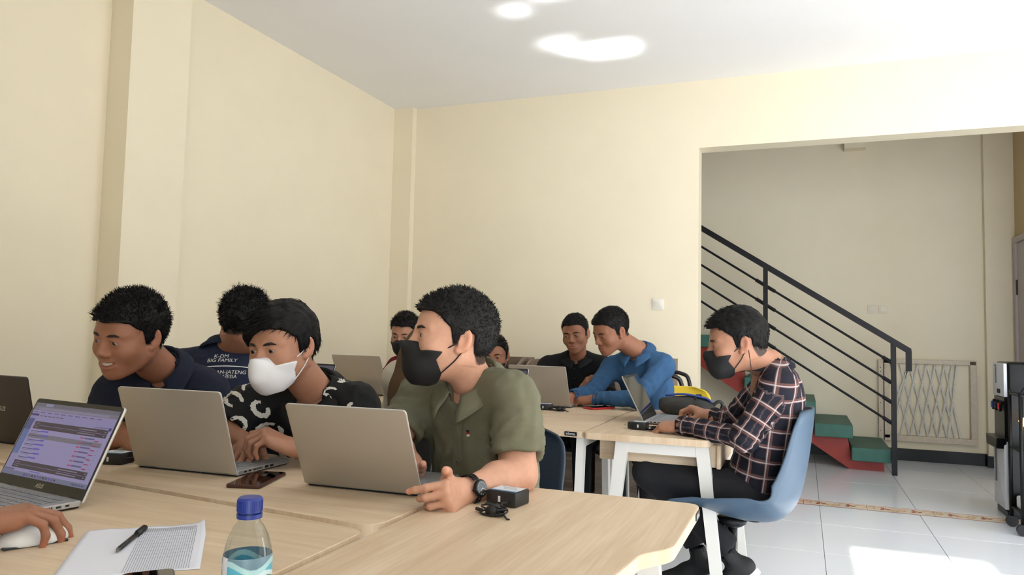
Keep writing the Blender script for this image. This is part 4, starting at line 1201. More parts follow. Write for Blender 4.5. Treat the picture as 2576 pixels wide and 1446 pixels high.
M_BLK2 = cloth('black_cotton', rgb(24, 24, 26))
P = (-1.34, 4.78, .52)
p8, s8, b8, m8, o8 = person('young man in a buttoned black shirt, looking at the laptop beside him',
    dict(N=(-1.345, 4.625, 1.010), P=P, SL=(-1.180, 4.645, .955), SR=(-1.535, 4.600, .950), EL=(-1.120, 4.53, .80), ER=(-1.60, 4.48, .80),
         WL=(-1.245, 4.385, .83), WR=(-1.37, 4.37, .80), **seated(P, (0, -1))),
    dict(pos=(-1.335, 4.525, 1.160), az=180, pitch=9, roll=6, scale=1.02, tone='brown', open=.62, gaze=(.22, -.28), jaw=.94, hair=dict(HAIR_CROP, lift=.0, n=3600, top=.014, side=.004)),
    dict(sleeve='long', mat=M_BLK2, gap=9, collar=.65), dict(L=dict(dir=(.5, -.6, .5), back=(-.4, -.7, .5), curl=(18, 20, 24, 28), arm=.9)), res=1.2, seed=8, shoes=M_SHOE)
M_BLUE = cloth('blue_cotton', rgb(58, 94, 134))
P = (-.80, 4.50, .52)
p9, s9, b9, m9, o9 = person('man in a bright blue long-sleeved shirt, typing with lowered face',
    dict(N=(-.880, 4.275, 1.062), P=P, SL=(-.735, 4.235, .990), SR=(-1.045, 4.325, .965), EL=(-.832, 4.035, .815), ER=(-1.155, 4.235, .812),
         WL=(-1.088, 4.075, .800), WR=(-1.225, 4.10, .805), **seated(P, (-.2, -1))),
    dict(pos=(-1.012, 4.135, 1.178), az=139, pitch=22, roll=-4, scale=1.06, tone='brown', open=.58, gaze=(.05, -.35), jaw=.92, hair=dict(HAIR_CROP, top=.020, side=.005, len=.012, n=4200)),
    dict(sleeve='long', mat=M_BLUE, bulk=.98, gap=14, collar=.72, folds=1.2), dict(L=dict(dir=(-.97, -.05, -.12), back=(.05, -.25, 1), curl=(30, 34, 38, 42), thumb=(40, 30, 5)), R=dict(dir=(-.5, -.85, -.1), back=(0, 0, 1), curl=(35, 38, 40, 42))), res=1.15, seed=9, shoes=M_SHOE)

# man in the checked shirt
def plaid():
    m = bpy.data.materials.new('checked_flannel'); m.use_nodes = True; nt = m.node_tree; N = nt.nodes; L = nt.links; p = N['Principled BSDF']
    a = N.new('ShaderNodeAttribute'); a.attribute_name = 'cloth'; sx = N.new('ShaderNodeSeparateXYZ'); L.new(a.outputs['Vector'], sx.inputs[0])
    def stripe(out, period, off, width):
        d = N.new('ShaderNodeMath'); d.operation = 'MULTIPLY_ADD'; d.inputs[1].default_value = 1 / period; d.inputs[2].default_value = off + 50; L.new(out, d.inputs[0])
        f = N.new('ShaderNodeMath'); f.operation = 'FRACT'; L.new(d.outputs[0], f.inputs[0])
        c = N.new('ShaderNodeMath'); c.operation = 'SUBTRACT'; c.inputs[1].default_value = .5; L.new(f.outputs[0], c.inputs[0])
        b = N.new('ShaderNodeMath'); b.operation = 'ABSOLUTE'; L.new(c.outputs[0], b.inputs[0])
        r = N.new('ShaderNodeMapRange'); r.inputs['From Min'].default_value = width; r.inputs['From Max'].default_value = width * .75; L.new(b.outputs[0], r.inputs['Value'])
        return r.outputs['Result']
    col = None
    def layer(base, fac, c, k):
        mx = N.new('ShaderNodeMix'); mx.data_type = 'RGBA'
        s = N.new('ShaderNodeMath'); s.operation = 'MULTIPLY'; s.inputs[1].default_value = k; L.new(fac, s.inputs[0]); L.new(s.outputs[0], mx.inputs['Factor'])
        if isinstance(base, tuple): mx.inputs['A'].default_value = base
        else: L.new(base, mx.inputs['A'])
        mx.inputs['B'].default_value = c; return mx.outputs['Result']
    X, Y = sx.outputs['X'], sx.outputs['Y']
    col = layer(rgb(34, 34, 44), stripe(X, .062, .0, .15), rgb(128, 88, 80), .55)
    col = layer(col, stripe(Y, .062, .0, .15), rgb(128, 88, 80), .55)
    col = layer(col, stripe(X, .062, .05, .040), rgb(206, 200, 202), .62)
    col = layer(col, stripe(Y, .062, .05, .040), rgb(206, 200, 202), .62)
    L.new(col, p.inputs['Base Color']); p.inputs['Roughness'].default_value = .85; p.inputs['Specular IOR Level'].default_value = .2
    n = N.new('ShaderNodeTexNoise'); n.inputs['Scale'].default_value = 300; b = N.new('ShaderNodeBump'); b.inputs['Strength'].default_value = .2; b.inputs['Distance'].default_value = .002
    L.new(n.outputs['Fac'], b.inputs['Height']); L.new(b.outputs['Normal'], p.inputs['Normal'])
    return m
M_PLAID = plaid()
P = (-.185, 3.180, .560)
p10, s10, b10, m10, o10 = person('man in a dark checked shirt and black mask, in profile on the blue-grey chair',
    dict(N=(-.125, 3.120, 1.040), P=P, SL=(-.088, 3.000, .975), SR=(-.120, 3.300, .975), EL=(-.205, 2.960, .775), ER=(-.290, 3.330, .800),
         WL=(-.470, 3.125, .790), WR=(-.372, 3.345, .815), KL=(-.60, 3.150, .585), KR=(-.60, 3.33, .575), FL=(-.275, 3.14, .262), FR=(-.430, 3.33, .215),
         TFL=(-.78, -.12, -.62), TFR=(-.95, -.1, -.24)),
    dict(pos=(-.240, 3.010, 1.133), az=103, pitch=9, roll=-2, scale=1.08, tone='mid', mask='black', open=.8, gaze=(0, -.3),
         hair=dict(HAIR_SPIKY, len=.020, stand=.16, mess=.22, comb=(.1, .9, .15), side=.006, top=.026, front=.017, lift=-.002, n=3000, rad=.0008)),
    dict(sleeve='long', mat=M_PLAID, bulk=.95, collar=.8, hunch=.045, folds=1.3, hem=.12),
    dict(L=dict(dir=(-.93, .30, -.12), back=(-.1, -.25, 1), curl=(28, 32, 36, 40), thumb=(40, 35, 5)),
         R=dict(dir=(-.88, .10, .30), back=(-.3, .1, 1), curl=((45, 50, 30), (50, 50, 30), (52, 50, 30), (55, 45, 30)), thumb=(25, 45, 20))), seed=10, trous=M_TROUS, shoes=M_SHOE)
# ------------------------------------------------------------------ laptops
M_SILV = mat('silver_lid', rgb(184, 177, 167), .42, .55, bump=.03, bscale=900); M_SILV2 = mat('silver_deck', rgb(176, 176, 178), .4, .6); M_RIMW = mat('pale_lid_rim', rgb(226, 226, 228), .35, .2)
M_DLID = mat('dark_grey_lid', rgb(66, 60, 56), .45, .4); M_BEZ = mat('black_bezel', rgb(20, 20, 20), .35); M_KEY = mat('grey_key', rgb(134, 136, 140), .5); M_KEYB = mat('dark_key', rgb(40, 41, 44), .5)
M_PORT = mat('port_black', rgb(12, 12, 13), .5); M_LOGO = mat('logo_chrome', rgb(188, 184, 172), .3, .7); M_RUB = mat('rubber_strip', rgb(18, 18, 18), .8)
M_OFF = mat('switched_off_screen', rgb(20, 20, 22), .06, spec=.8)
KEY_MESH = to_mesh(box((0, 0, 0), (.0152, .0145, .0016), .0006, seg=1), 'key')
def screen_page(w, h, detail):
    """Lit web page as coloured quads in the screen plane (x across 0..w, y up 0..h)."""
    lil = rgb(168, 160, 214); items = []
    def q(x0, x1, y0, y1, c): items.append((x0 * w, x1 * w, y0 * h, y1 * h, c))
    q(0, 1, 0, 1, lil)
    if detail == 'dark':
        q(0, 1, .78, 1, rgb(92, 88, 118)); q(.02, 1, .04, .76, rgb(44, 38, 44)); q(.90, .96, .86, .90, rgb(200, 198, 230)); return items
    q(0, 1, .945, 1, rgb(122, 120, 140)); q(.13, .22, .955, .995, rgb(170, 166, 206)); q(0, 1, .895, .943, rgb(140, 136, 160)); q(.06, .9, .905, .933, rgb(160, 156, 184))
    for i in range(10): q(.02 + .085 * i, .075 + .085 * i, .862, .872, rgb(96, 88, 128))
    q(.0, .10, .815, .845, rgb(70, 70, 130))
    for i in range(6): q(.12 + .05 * i, .155 + .05 * i, .815, .826, rgb(90, 84, 120))
    q(.955, .985, .735, .775, rgb(60, 62, 140)); q(.80, .94, .762, .770, rgb(110, 104, 150)); q(.78, .93, .742, .750, rgb(130, 124, 166))
    q(0, .075, .28, .775, rgb(110, 130, 196)); q(0, .075, .62, .775, rgb(78, 92, 160)); q(.075, 1, .06, .72, rgb(178, 170, 220))
    q(.10, .965, .690, .742, rgb(66, 52, 76)); q(.10, .965, .638, .686, rgb(66, 52, 76))
    for y in (.716, .662): q(.64, .84, y - .006, y + .006, rgb(160, 150, 176)); q(.115, .16, y - .005, y + .005, rgb(150, 140, 170)); q(.93, .945, y - .006, y + .006, rgb(180, 170, 190))
    q(.09, .955, .512, .572, rgb(138, 134, 150))
    for i in range(7):
        y = .600 - .060 * i; q(.10, .23 + .03 * ((i * 7) % 3), y, y + .010, rgb(96, 86, 140)); q(.22 + .02 * (i % 3), .31 + .02 * (i % 2), y + .003, y + .022, rgb(110, 96, 226)); q(.10, .20, y - .018, y - .010, rgb(140, 134, 180))
        q(.70, .735, y - .004, y + .012, rgb(206, 70, 120)); q(.745, .855, y - .004, y + .016, rgb(110, 104, 160)); q(.865, .91, y - .020, y - .006, rgb(190, 60, 116)); q(.935, .944, y - .010, y - .004, rgb(100, 90, 120))
    q(.085, .95, .150, .198, rgb(66, 52, 76)); q(.085, .95, .100, .146, rgb(66, 52, 76))
    for y in (.174, .123): q(.62, .84, y - .006, y + .006, rgb(160, 150, 176)); q(.10, .16, y - .005, y + .005, rgb(150, 140, 170)); q(.92, .935, y - .006, y + .006, rgb(180, 170, 190))
    q(0, 1, 0, .055, rgb(130, 136, 172)); q(0, .13, .06, .085, rgb(120, 118, 150)); q(.32, .44, .074, .086, rgb(130, 122, 200))
    for i in range(12): q(.27 + .033 * i, .288 + .033 * i, .018, .042, (rgb(70, 62, 110), rgb(110, 80, 220), rgb(150, 90, 90), rgb(60, 60, 80))[i % 4])
    for i in range(4): q(.84 + .035 * i, .862 + .035 * i, .020, .034, rgb(70, 66, 110))
    return items
def screen_mat(name, k):
    m = bpy.data.materials.new(name); m.use_nodes = True; N = m.node_tree.nodes; L = m.node_tree.links; p = N['Principled BSDF']
    a = N.new('ShaderNodeAttribute'); a.attribute_name = 'col'; L.new(a.outputs['Color'], p.inputs['Emission Color']); p.inputs['Emission Strength'].default_value = k
    p.inputs['Base Color'].default_value = (.01, .01, .01, 1); p.inputs['Roughness'].default_value = .25
    return m
M_SCREEN = screen_mat('lit_screen', .40)
def laptop(label, HL, HR, lean, ht=.225, w=None, lid=M_SILV, deck=M_SILV2, screen=None, keys=False, depth=.225, text=None, rim=M_RIMW, stickers=False, ports=True):
    """HL, HR: hinge ends (x, y) left and right as the user sees them; lean: degrees the lid leans back from upright."""
    a = Vector((HL[0], HL[1], TZ)); b = Vector((HR[0], HR[1], TZ)); c = (a + b) / 2; ex = (b - a).normalized(); W_ = w or (b - a).length
    rz = math.atan2(ex.y, ex.x); t = thing('laptop', label, 'laptop', c, rz, 'laptops on the tables')
    # local: x to the user's right, y away from the user (hinge at y = 0, deck at y < 0)
    zb = .0045
    base = obj('base', prism(round_poly([(-W_ / 2, -depth), (W_ / 2, -depth), (W_ / 2, .0), (-W_ / 2, .0)], [.012, .012, .004, .004]), zb, zb + .0125, .0015, 1), deck, t, auto=35)
    obj('underside', box2((-W_ / 2 + .006, -depth + .008, .0015), (W_ / 2 - .006, -.002, zb + .001)), M_RUB, base)
    for sx in (-1, 1):
        for yy in (-depth + .02, -.02): obj('rubber_foot', box((sx * (W_ / 2 - .04), yy, .001), (.04, .008, .002)), M_RUB, base)
    kt = zb + .0127
    obj('keyboard_well', box2((-W_ / 2 + .018, -.125, kt - .0012), (W_ / 2 - .018, -.018, kt)), mat('keyboard_well', rgb(150, 151, 155), .5), base)
    obj('touchpad', box2((-.055, -depth + .012, kt - .001), (.055, -depth + .078, kt + .0003), .001, 1), mat('touchpad', rgb(158, 158, 162), .35), base)
    if keys:
        km = M_KEY
        if not len(KEY_MESH.materials): KEY_MESH.materials.append(km)
        ncol = int((W_ - .04) / .0182)
        for r in range(6):
            for q in range(ncol):
                if r == 5 and 3 <= q <= 7:
                    if q != 5: continue
                o = obj('key', KEY_MESH, None, base); o.location = (-(ncol - 1) * .0182 / 2 + .0182 * q + (.004 if r % 2 else 0), -.026 - .0172 * r, kt + .0008)
                if r == 5 and q == 5: o.scale = (5.0, 1, 1)
                elif r == 0: o.scale = (1, .62, 1)
    else:
        bm = bmesh.new()
        for r in range(6): bx(bm, (0, -.026 - .0172 * r, kt + .0006), (W_ - .045, .0145, .0012))
        obj('key_rows', bm, M_KEY, base)
    if ports:
        for sx in (-1, 1):
            e = sx * (W_ / 2 + .0002)
            for y, ln, hh in ((-.03, .008, .004), (-.048, .010, .004), (-.118, .015, .006), (-.140, .014, .006)):
                obj('port', box((e, y, zb + .0065), (.0012, ln, hh)), M_PORT, base)
            for k in range(9): obj('vent_slot', box((e, -.062 - .0046 * k, zb + .0065), (.0012, .0022, .0055)), M_PORT, base)
    if stickers:
        obj('sticker', box((W_ / 2 - .040, -depth + .030, kt), (.032, .022, .0006)), mat('pale_sticker', rgb(206, 206, 210), .4), base)
        obj('sticker', box((W_ / 2 - .045, -depth + .095, kt), (.024, .018, .0006)), mat('green_sticker', rgb(84, 150, 60), .4), base)
        obj('sticker', box((W_ / 2 - .020, -depth + .078, kt), (.018, .018, .0006)), mat('blue_sticker', rgb(70, 90, 140), .4), base)
    # lid
    L_ = Matrix.Translation((0, .002, zb + .006)) @ Matrix.Rotation(math.radians(-lean), 4, 'X') @ Matrix.Rotation(math.radians(90), 4, 'X')
    # in lid space: x across, y up along the lid, z towards the user (before: +z = -y)
    out = round_poly([(-W_ / 2, 0), (W_ / 2, 0), (W_ / 2, ht), (-W_ / 2, ht)], [.002, .002, .010, .010], 5)
    ld = obj('lid', prism(out, -.0055, -.001, .0012, 2, M=L_), lid, t, auto=35)
    obj('lid_rim', prism(out, -.0022, .0004, .0006, 1, M=L_), rim, ld, auto=35)
    obj('bezel', prism([(x * .985, .003 + y * .985) for x, y in out], .0001, .0010, 0, M=L_), M_BEZ, ld)
    sw, s0, s1 = W_ - .016, .028, ht - .011
    if screen:
        its = screen_page(sw, s1 - s0, screen); V = []; Fq = []; C = []
        for k, (x0, x1, y0, y1, cc) in enumerate(its):
            z = .0013 + .000015 * k
            n = len(V); V += [(x0 - sw / 2, s0 + y0, z), (x1 - sw / 2, s0 + y0, z), (x1 - sw / 2, s0 + y1, z), (x0 - sw / 2, s0 + y1, z)]; Fq.append((n, n + 1, n + 2, n + 3)); C += [cc] * 4
        me = to_mesh((xf(V, L_), Fq), 'screen'); ca = me.color_attributes.new('col', 'FLOAT_COLOR', 'POINT'); ca.data.foreach_set('color', np.array(C, np.float32).ravel())
        obj('screen', me, M_SCREEN, ld)
    else:
        obj('screen', prism([(-sw / 2, s0), (sw / 2, s0), (sw / 2, s1), (-sw / 2, s1)], .001, .0014, 0, M=L_), M_OFF, ld)
    obj('webcam', lathe([(0, .0016), (.0018, .0015), (.0018, .001)], 10), M_PORT, ld).matrix_local = L_ @ Matrix.Translation((0, ht - .0055, 0))
    for sx in (-1, 1): obj('hinge', tube([(sx * W_ * .36 - .02, .002, zb + .008), (sx * W_ * .36 + .02, .002, zb + .008)], .0052, 10), M_BEZ, t, smooth=True)
    if text:
        v, f = text_geo('ASUS', .013 if text == 'front' else .022, 0, shear=.35, bold=.0003)
        if text == 'front': Mt = L_ @ Matrix.Translation((0, .0155, .0013))
        else: Mt = L_ @ Matrix.Translation((0, ht * .5, -.0058)) @ Matrix.Rotation(math.pi, 4, 'Y')
        obj('logo', (xf(v, Mt), f), M_LOGO, ld)
    return t
# HL/HR are the user's left and right, so for users facing the camera the left hinge end is on the picture's right
laptop('silver laptop facing away, in front of the man with the white mask', (-1.393, 1.602), (-1.736, 1.591), 19, .232, keys=True, stickers=True)
laptop('silver laptop facing away, in front of the man in the olive shirt', (-.848, 1.611), (-1.174, 1.600), 25, .226, keys=True)
laptop('open laptop with a purple web page on its screen, black bezel', (-1.800, 1.236), (-1.444, 1.183), 24, .216, screen='page', keys=True, text='front', depth=.235)
laptop('dark grey laptop lid at the left edge of the picture', (-2.262, 1.690), (-2.587, 1.715), 12, .222, lid=M_DLID, deck=M_DLID, text='back', rim=M_DLID)
laptop('laptop with a dark picture on screen, behind the patterned shirt', (-2.690, 3.375), (-2.372, 3.36), 24, .222, lid=M_DLID, screen='dark')
laptop('silver laptop in front of the young man in the maroon jacket', (-2.375, 4.035), (-2.735, 4.055), 24, .262)
laptop('silver laptop the man in the blue shirt types on', (-1.190, 3.968), (-1.530, 3.985), 22, .235)
laptop('laptop showing only a black upper corner above the olive shoulder', (-1.60, 3.435), (-1.280, 3.43), 24, .235, screen='dark', lid=M_DLID)
laptop('half-turned laptop with a black reflecting screen, under the checked sleeve', (-.676, 3.425), (-.676, 3.755), 27, .228, depth=.222, rim=M_SILV2)
# ------------------------------------------------------------------ small things on the tables
M_CAB = mat('black_cable', rgb(18, 18, 20), .55); M_ADP = mat('black_adapter', rgb(26, 26, 28), .5); M_STK = mat('adapter_label', rgb(222, 224, 228), .5); M_STKB = mat('adapter_label_blue', rgb(120, 170, 214), .5); M_PIN = mat('steel_pin', rgb(190, 186, 176), .3, 1.0)
def adapter(label, loc, rz, coil_at, seed, sx=.080, sy=.062, sz=.030, coil_r=.024, pins=True, plug=True, coil_rz=0):
    t = thing('power_adapter', label, 'adapter', (loc[0], loc[1], TZ), rz, 'black laptop adapters')
    b = obj('brick', box((0, 0, sz / 2), (sx, sy, sz), .004), M_ADP, t, auto=40)
    lb = obj('label', box((0, .004, sz + .0002), (sx * .86, sy * .66, .0006)), M_STK, b)
    obj('label_stripe', box((0, -sy * .30, sz + .0003), (sx * .86, .008, .0006)), M_STKB, b)
    for k in range(3): obj('print_line', box((-.004 + .006 * k, .016 - .009 * k, sz + .0006), (sx * .45, .0015, .0003)), mat('print_grey', rgb(130, 132, 138), .6), lb)
    obj('marking', box((-sx * .05, -sy / 2 - .0003, sz * .5), (.006, .0008, .013)), M_STK, b)
    if plug:
        obj('plug_block', box((-sx / 2 - .010, 0, sz * .5), (.022, .030, sz * .84), .004), M_ADP, b, auto=40)
        if pins:
            for s in (-1, 1): obj('pin', tube([(-sx / 2 - .018, s * .0095, sz * .5), (-sx / 2 - .038, s * .0095, sz * .5)], .0022, 8), M_PIN, b, smooth=True)
    rng = random.Random(seed); cx, cy = coil_at; pts = []
    pts.append((sx * .3, -sy / 2, .012)); pts.append(((sx * .3 + cx) / 2, (cy - sy / 2) / 2, .018))
    for k in range(64):
        a = k * .62; r = coil_r * (.72 + .28 * math.sin(k * .37 + seed))
        x = math.cos(a) * r * 1.25; y = math.sin(a) * r * .62
        c, s = math.cos(coil_rz), math.sin(coil_rz)
        pts.append((cx + x * c - y * s, cy + x * s + y * c, .006 + .012 * (.5 + .5 * math.sin(a * .5 + seed)) + .006 * math.sin(k * .21)))
    pts.append((cx + coil_r * 1.6, cy - coil_r * .8, .004)); pts.append((cx + coil_r * 2.0, cy - coil_r * 1.0, .004))
    cb = obj('cable', tube(bez(pts, 260), .0021, 6), M_CAB, t, smooth=True)
    c, s = math.cos(coil_rz), math.sin(coil_rz)
    obj('cable_tie', tube([(cx - .008 * s, cy - .016 * c, .012), (cx + .008 * s, cy + .016 * c, .012)], .0125, 10, flat=.9), M_CAB, cb, smooth=True)
    obj('connector', tube([(cx - coil_r * 1.2, cy + .004, .006), (cx - coil_r * 1.9, cy + .012, .006)], .0042, 8), M_CAB, cb, smooth=True)
    return t
adapter('black power adapter beside the wristwatch, cable bundled in front', (-.640, 1.640), math.radians(-8), (.030, -.115), 3, sx=.078, sy=.068, sz=.034, coil_r=.027, plug=False)
adapter('black power adapter on the table beside the checked sleeve', (-.652, 3.215), math.radians(-4), (.075, -.030), 5, sx=.064, sy=.055, sz=.034, coil_r=.022, coil_rz=.4)
adapter('black power adapter in front of the laptop of the man in blue', (-1.285, 3.80), math.radians(10), (.085, -.045), 9, sx=.085, sy=.055, sz=.032, coil_r=.026, pins=False)
adapter('black power adapter left of the silver laptop of the masked man', (-1.838, 1.610), math.radians(12), (.068, .038), 4, sx=.075, sy=.062, sz=.032, coil_r=.020, plug=False)
cb = thing('cable_bundle', 'thin black cable bundle in front of the farthest silver laptop', 'cable', (-2.50, 3.94, TZ), math.radians(4))
pts = [(-.16, .03, .004), (-.11, .02, .004)]
for k in range(44): pts.append((-.055 + .115 * (k % 11) / 10 if (k // 11) % 2 == 0 else .06 - .115 * (k % 11) / 10, .010 * math.sin(k * 1.9), .007 + .020 * abs(math.sin(k * .7))))
pts += [(.08, .0, .010), (.09, -.005, .003), (.088, -.02, .003)]
obj('cable', tube(bez(pts, 220), .0021, 6), M_CAB, cb, smooth=True); obj('cable_tie', tube([(0, -.012, .014), (0, .012, .014)], .015, 10), M_CAB, cb, smooth=True); obj('connector', tube([(-.15, .03, .005), (-.10, .022, .005)], .005, 8), M_CAB, cb, smooth=True)

def phone(label, loc, rz, case, glass, l=.162, w=.077, h=.0095, z=TZ):
    t = thing('phone', label, 'phone', (loc[0], loc[1], z), rz, 'phones lying on the tables')
    out = round_poly([(-w / 2, -l / 2), (w / 2, -l / 2), (w / 2, l / 2), (-w / 2, l / 2)], .011)
    c = obj('case', prism(out, 0, h, .003, 3), case, t, auto=60)
    obj('screen', prism([(x * .92, y * .96) for x, y in out], h - .0008, h + .0003), glass, t)
    obj('side_button', box((w / 2 + .0003, .02, h * .5), (.0012, .022, .003), .0005, seg=1), case, c)
    obj('front_camera', lathe([(0, h + .0005), (.0016, h + .0005), (.0016, h)], 10), M_PORT, t).location = (0, l * .44, 0)
    return t
M_GLASS = mat('dark_phone_glass', rgb(12, 8, 8), .04, spec=.8)
phone('brown-cased phone lying between the two silver laptops', (-1.315, 1.585), math.radians(18), mat('brown_phone_case', rgb(66, 34, 26), .35), M_GLASS, .185, .088)
phone('red-cased phone beside the sleeve of the blue shirt', (-1.045, 4.02), math.radians(-32), mat('red_phone_case', rgb(196, 40, 44), .4), M_GLASS, .165, .085, .011)
phone('grey phone on the paper at the bottom edge of the picture', (-.905, .862), math.radians(48), mat('taupe_phone_case', rgb(88, 74, 70), .4), M_GLASS, .15, .075, .008, TZ + .0012)

# paper with the ruled table
def paper():
    W2, L2 = .213, .300; t = thing('paper_sheet', 'white printed sheet with a ruled table, under the pen', 'paper', (-1.273, 1.059, TZ))
    ex = Vector((.752, .659, 0)); ey = Vector((.659, -.752, 0)); V = []; Fq = []; nx, ny = 24, 30
    def pt(u, v, dz=0.0):
        lift = .010 * max(0, (u - .86) / .14) ** 2 * max(0, 1 - v / .35) + .0015 * math.sin(u * 9 + v * 5) ** 2 * (1 - v)
        curl = .006 * max(0, (u - .9) / .1) * max(0, 1 - v / .3)
        p = ex * (u * W2 - curl) + ey * v * L2; return (p.x, p.y, .0008 + lift + dz)
    for i in range(nx + 1):
        for j in range(ny + 1): V.append(pt(i / nx, j / ny))
    for i in range(nx):
        for j in range(ny): a = i * (ny + 1) + j; Fq.append((a, a + ny + 1, a + ny + 2, a + 1))
    o = obj('sheet', (V, Fq), mat('white_paper', rgb(228, 230, 240), .8), t, smooth=True)
    md = o.modifiers.new('thickness', 'SOLIDIFY'); md.thickness = .0006; md.offset = 0
    ink = mat('grey_ink', rgb(120, 124, 138), .8); red = mat('red_ink', rgb(196, 90, 90), .8); dark = mat('dark_ink', rgb(70, 72, 84), .8)
    def strip(name, u0, u1, v0, v1, m):
        n = 10; vv = []; ff = []
        for k in range(n + 1):
            u = u0 + (u1 - u0) * k / n; v = v0 + (v1 - v0) * k / n
            if abs(u1 - u0) > abs(v1 - v0): d = (0, .0011)
            else: d = (.0014, 0)
            vv += [pt(u - d[0], v - d[1], .0010), pt(u + d[0], v + d[1], .0010)]
        for k in range(n): ff.append((2 * k, 2 * k + 1, 2 * k + 3, 2 * k + 2))
        obj(name, (vv, ff), m, t)
    for k in range(27): strip('ruled_line', .46 + .0175 * k, .46 + .0175 * k, .06, .98, ink)
    for k in range(13): strip('cross_line', .46, .915, .06 + .015 * k if k < 4 else .06 + .075 * (k - 3), .06 + .015 * k if k < 4 else .06 + .075 * (k - 3), ink)
    rng = random.Random(2)
    for r in range(4):
        u = .50
        while u < .88:
            l = rng.uniform(.02, .06); strip('written_word', u, min(.9, u + l), .085 + .022 * r, .085 + .022 * r, red if rng.random() < .2 else dark); u += l + .012
paper()
pn = thing('pen', 'black capped ballpoint pen lying on the white paper', 'pen', (-1.100, .974, TZ + .0065), math.atan2(1.129 - .974, -1.191 + 1.100))
def pl(z): return Matrix.Rotation(math.radians(90), 4, 'Y')
M_PEN = mat('black_pen', rgb(20, 20, 22), .4)
obj('barrel', tube([(.010, 0, 0), (.105, 0, .0005)], [.0038, .0045], 10), M_PEN, pn, smooth=True); obj('tip', tube([(0, 0, -.002), (.010, 0, 0)], [.0008, .0038], 10), mat('pen_tip', rgb(120, 118, 116), .3, .8), pn, smooth=True)
cp = obj('cap', tube([(.104, 0, .0006), (.150, 0, .001), (.153, 0, .001)], [.0056, .0056, .0035], 10), M_PEN, pn, smooth=True); obj('clip', box((.122, 0, .0075), (.045, .003, .002), .0006), M_PEN, cp)

# water bottle
def bottle():
    t = thing('water_bottle', 'clear plastic water bottle with a blue cap and a printed label', 'bottle', (-.661, .785, TZ))
    pet = bpy.data.materials.new('clear_plastic'); pet.use_nodes = True
    p = pet.node_tree.nodes['Principled BSDF']
    nt = pet.node_tree; nt.nodes.remove(p); out = nt.nodes['Material Output']
    tr = nt.nodes.new('ShaderNodeBsdfTransparent'); tr.inputs['Color'].default_value = (.90, .94, .95, 1); gl = nt.nodes.new('ShaderNodeBsdfGlossy'); gl.inputs['Roughness'].default_value = .05
    fr = nt.nodes.new('ShaderNodeLayerWeight'); fr.inputs['Blend'].default_value = .12; mx = nt.nodes.new('ShaderNodeMixShader')
    nt.links.new(fr.outputs['Facing'], mx.inputs[0]); nt.links.new(tr.outputs[0], mx.inputs[1]); nt.links.new(gl.outputs[0], mx.inputs[2]); nt.links.new(mx.outputs[0], out.inputs['Surface'])
    prof = [(0, .002), (.020, .001), (.028, .006), (.030, .014), (.0285, .022), (.030, .030), (.0285, .038), (.030, .044), (.0302, .060), (.0302, .098), (.0300, .104), (.0285, .114), (.0245, .128), (.0185, .140), (.0138, .1455), (.0135, .152)]
    obj('body', lathe(prof, 36), pet, t, smooth=True)
    cap = mat('blue_cap', rgb(30, 52, 138), .4); bm = lathe([(0, .1765), (.0135, .1765), (.0155, .1745), (.0157, .1585), (.0150, .1575), (0, .1575)], 36)
    cp = obj('cap', bm, cap, t, auto=35)
    rib = to_mesh(box((.01575, 0, .1665), (.0006, .0011, .013)), 'cap_rib'); rib.materials.append(cap)
    for k in range(40): obj('cap_rib', rib, None, cp).rotation_euler = (0, 0, math.radians(9 * k))
    obj('cap_ring', lathe([(.0137, .1505), (.0157, .1505), (.0159, .1560), (.0137, .1565)], 36), cap, t, auto=35)
    # label: band of flat printed colours round the bottle
    n, m = 280, 64; V = []; Fq = []; C = []
    z0, z1 = .046, .106
    for i in range(n + 1):
        th = 2 * math.pi * i / n
        for j in range(m + 1):
            z = z0 + (z1 - z0) * j / m; r = .0306 if z < .1 else .0306 - (z - .1) * .12
            V.append((r * math.cos(th), r * math.sin(th), z)); s = (th * 2.0) % (2 * math.pi) / (2 * math.pi); y = j / m
            w1 = .30 + .13 * math.sin(th * 2 + .6); w2 = .50 + .12 * math.sin(th * 2 + 1.8); w3 = .74 + .09 * math.sin(th * 3 + .3)
            c = rgb(44, 70, 150)
            if y > w1: c = rgb(96, 84, 170)
            if y > w1 + .13: c = rgb(40, 132, 84)
            if y > w2: c = rgb(206, 232, 240)
            if y > w2 + .10: c = rgb(86, 178, 206)
            if y > w3: c = rgb(176, 216, 222)
            if y > w3 + .12: c = rgb(110, 140, 158)
            if .30 < s < .44 and y > .45: c = rgb(214, 216, 226)
            C.append(c)
    for i in range(n):
        for j in range(m): a = i * (m + 1) + j; Fq.append((a, a + m + 1, a + m + 2, a + 1))
    me = to_mesh((V, Fq), 'label', True); ca = me.color_attributes.new('col', 'FLOAT_COLOR', 'POINT'); ca.data.foreach_set('color', np.array(C, np.float32).ravel())
    lm = mat('bottle_label_print', (.5, .5, .5, 1), .35, attr='col'); lb = obj('label', me, lm, t)
    def wrap(s, size, th0, z, m_, bold=.0004):
        v, f = text_geo(s, size, 0, bold=bold); o = []
        for x, y, _ in v: a = th0 + x / .0309; o.append((.0310 * math.cos(a), .0310 * math.sin(a), z + y))
        obj('lettering', (o, f), m_, lb)
    tc = math.atan2(-.785, .661)      # direction of the viewer side
    wrap('AQUA', .0165, tc - .72, .072, mat('label_navy', rgb(34, 44, 120), .4)); wrap('AQUA', .0165, tc + 2.5, .072, mat('label_navy', rgb(34, 44, 120), .4))
bottle()

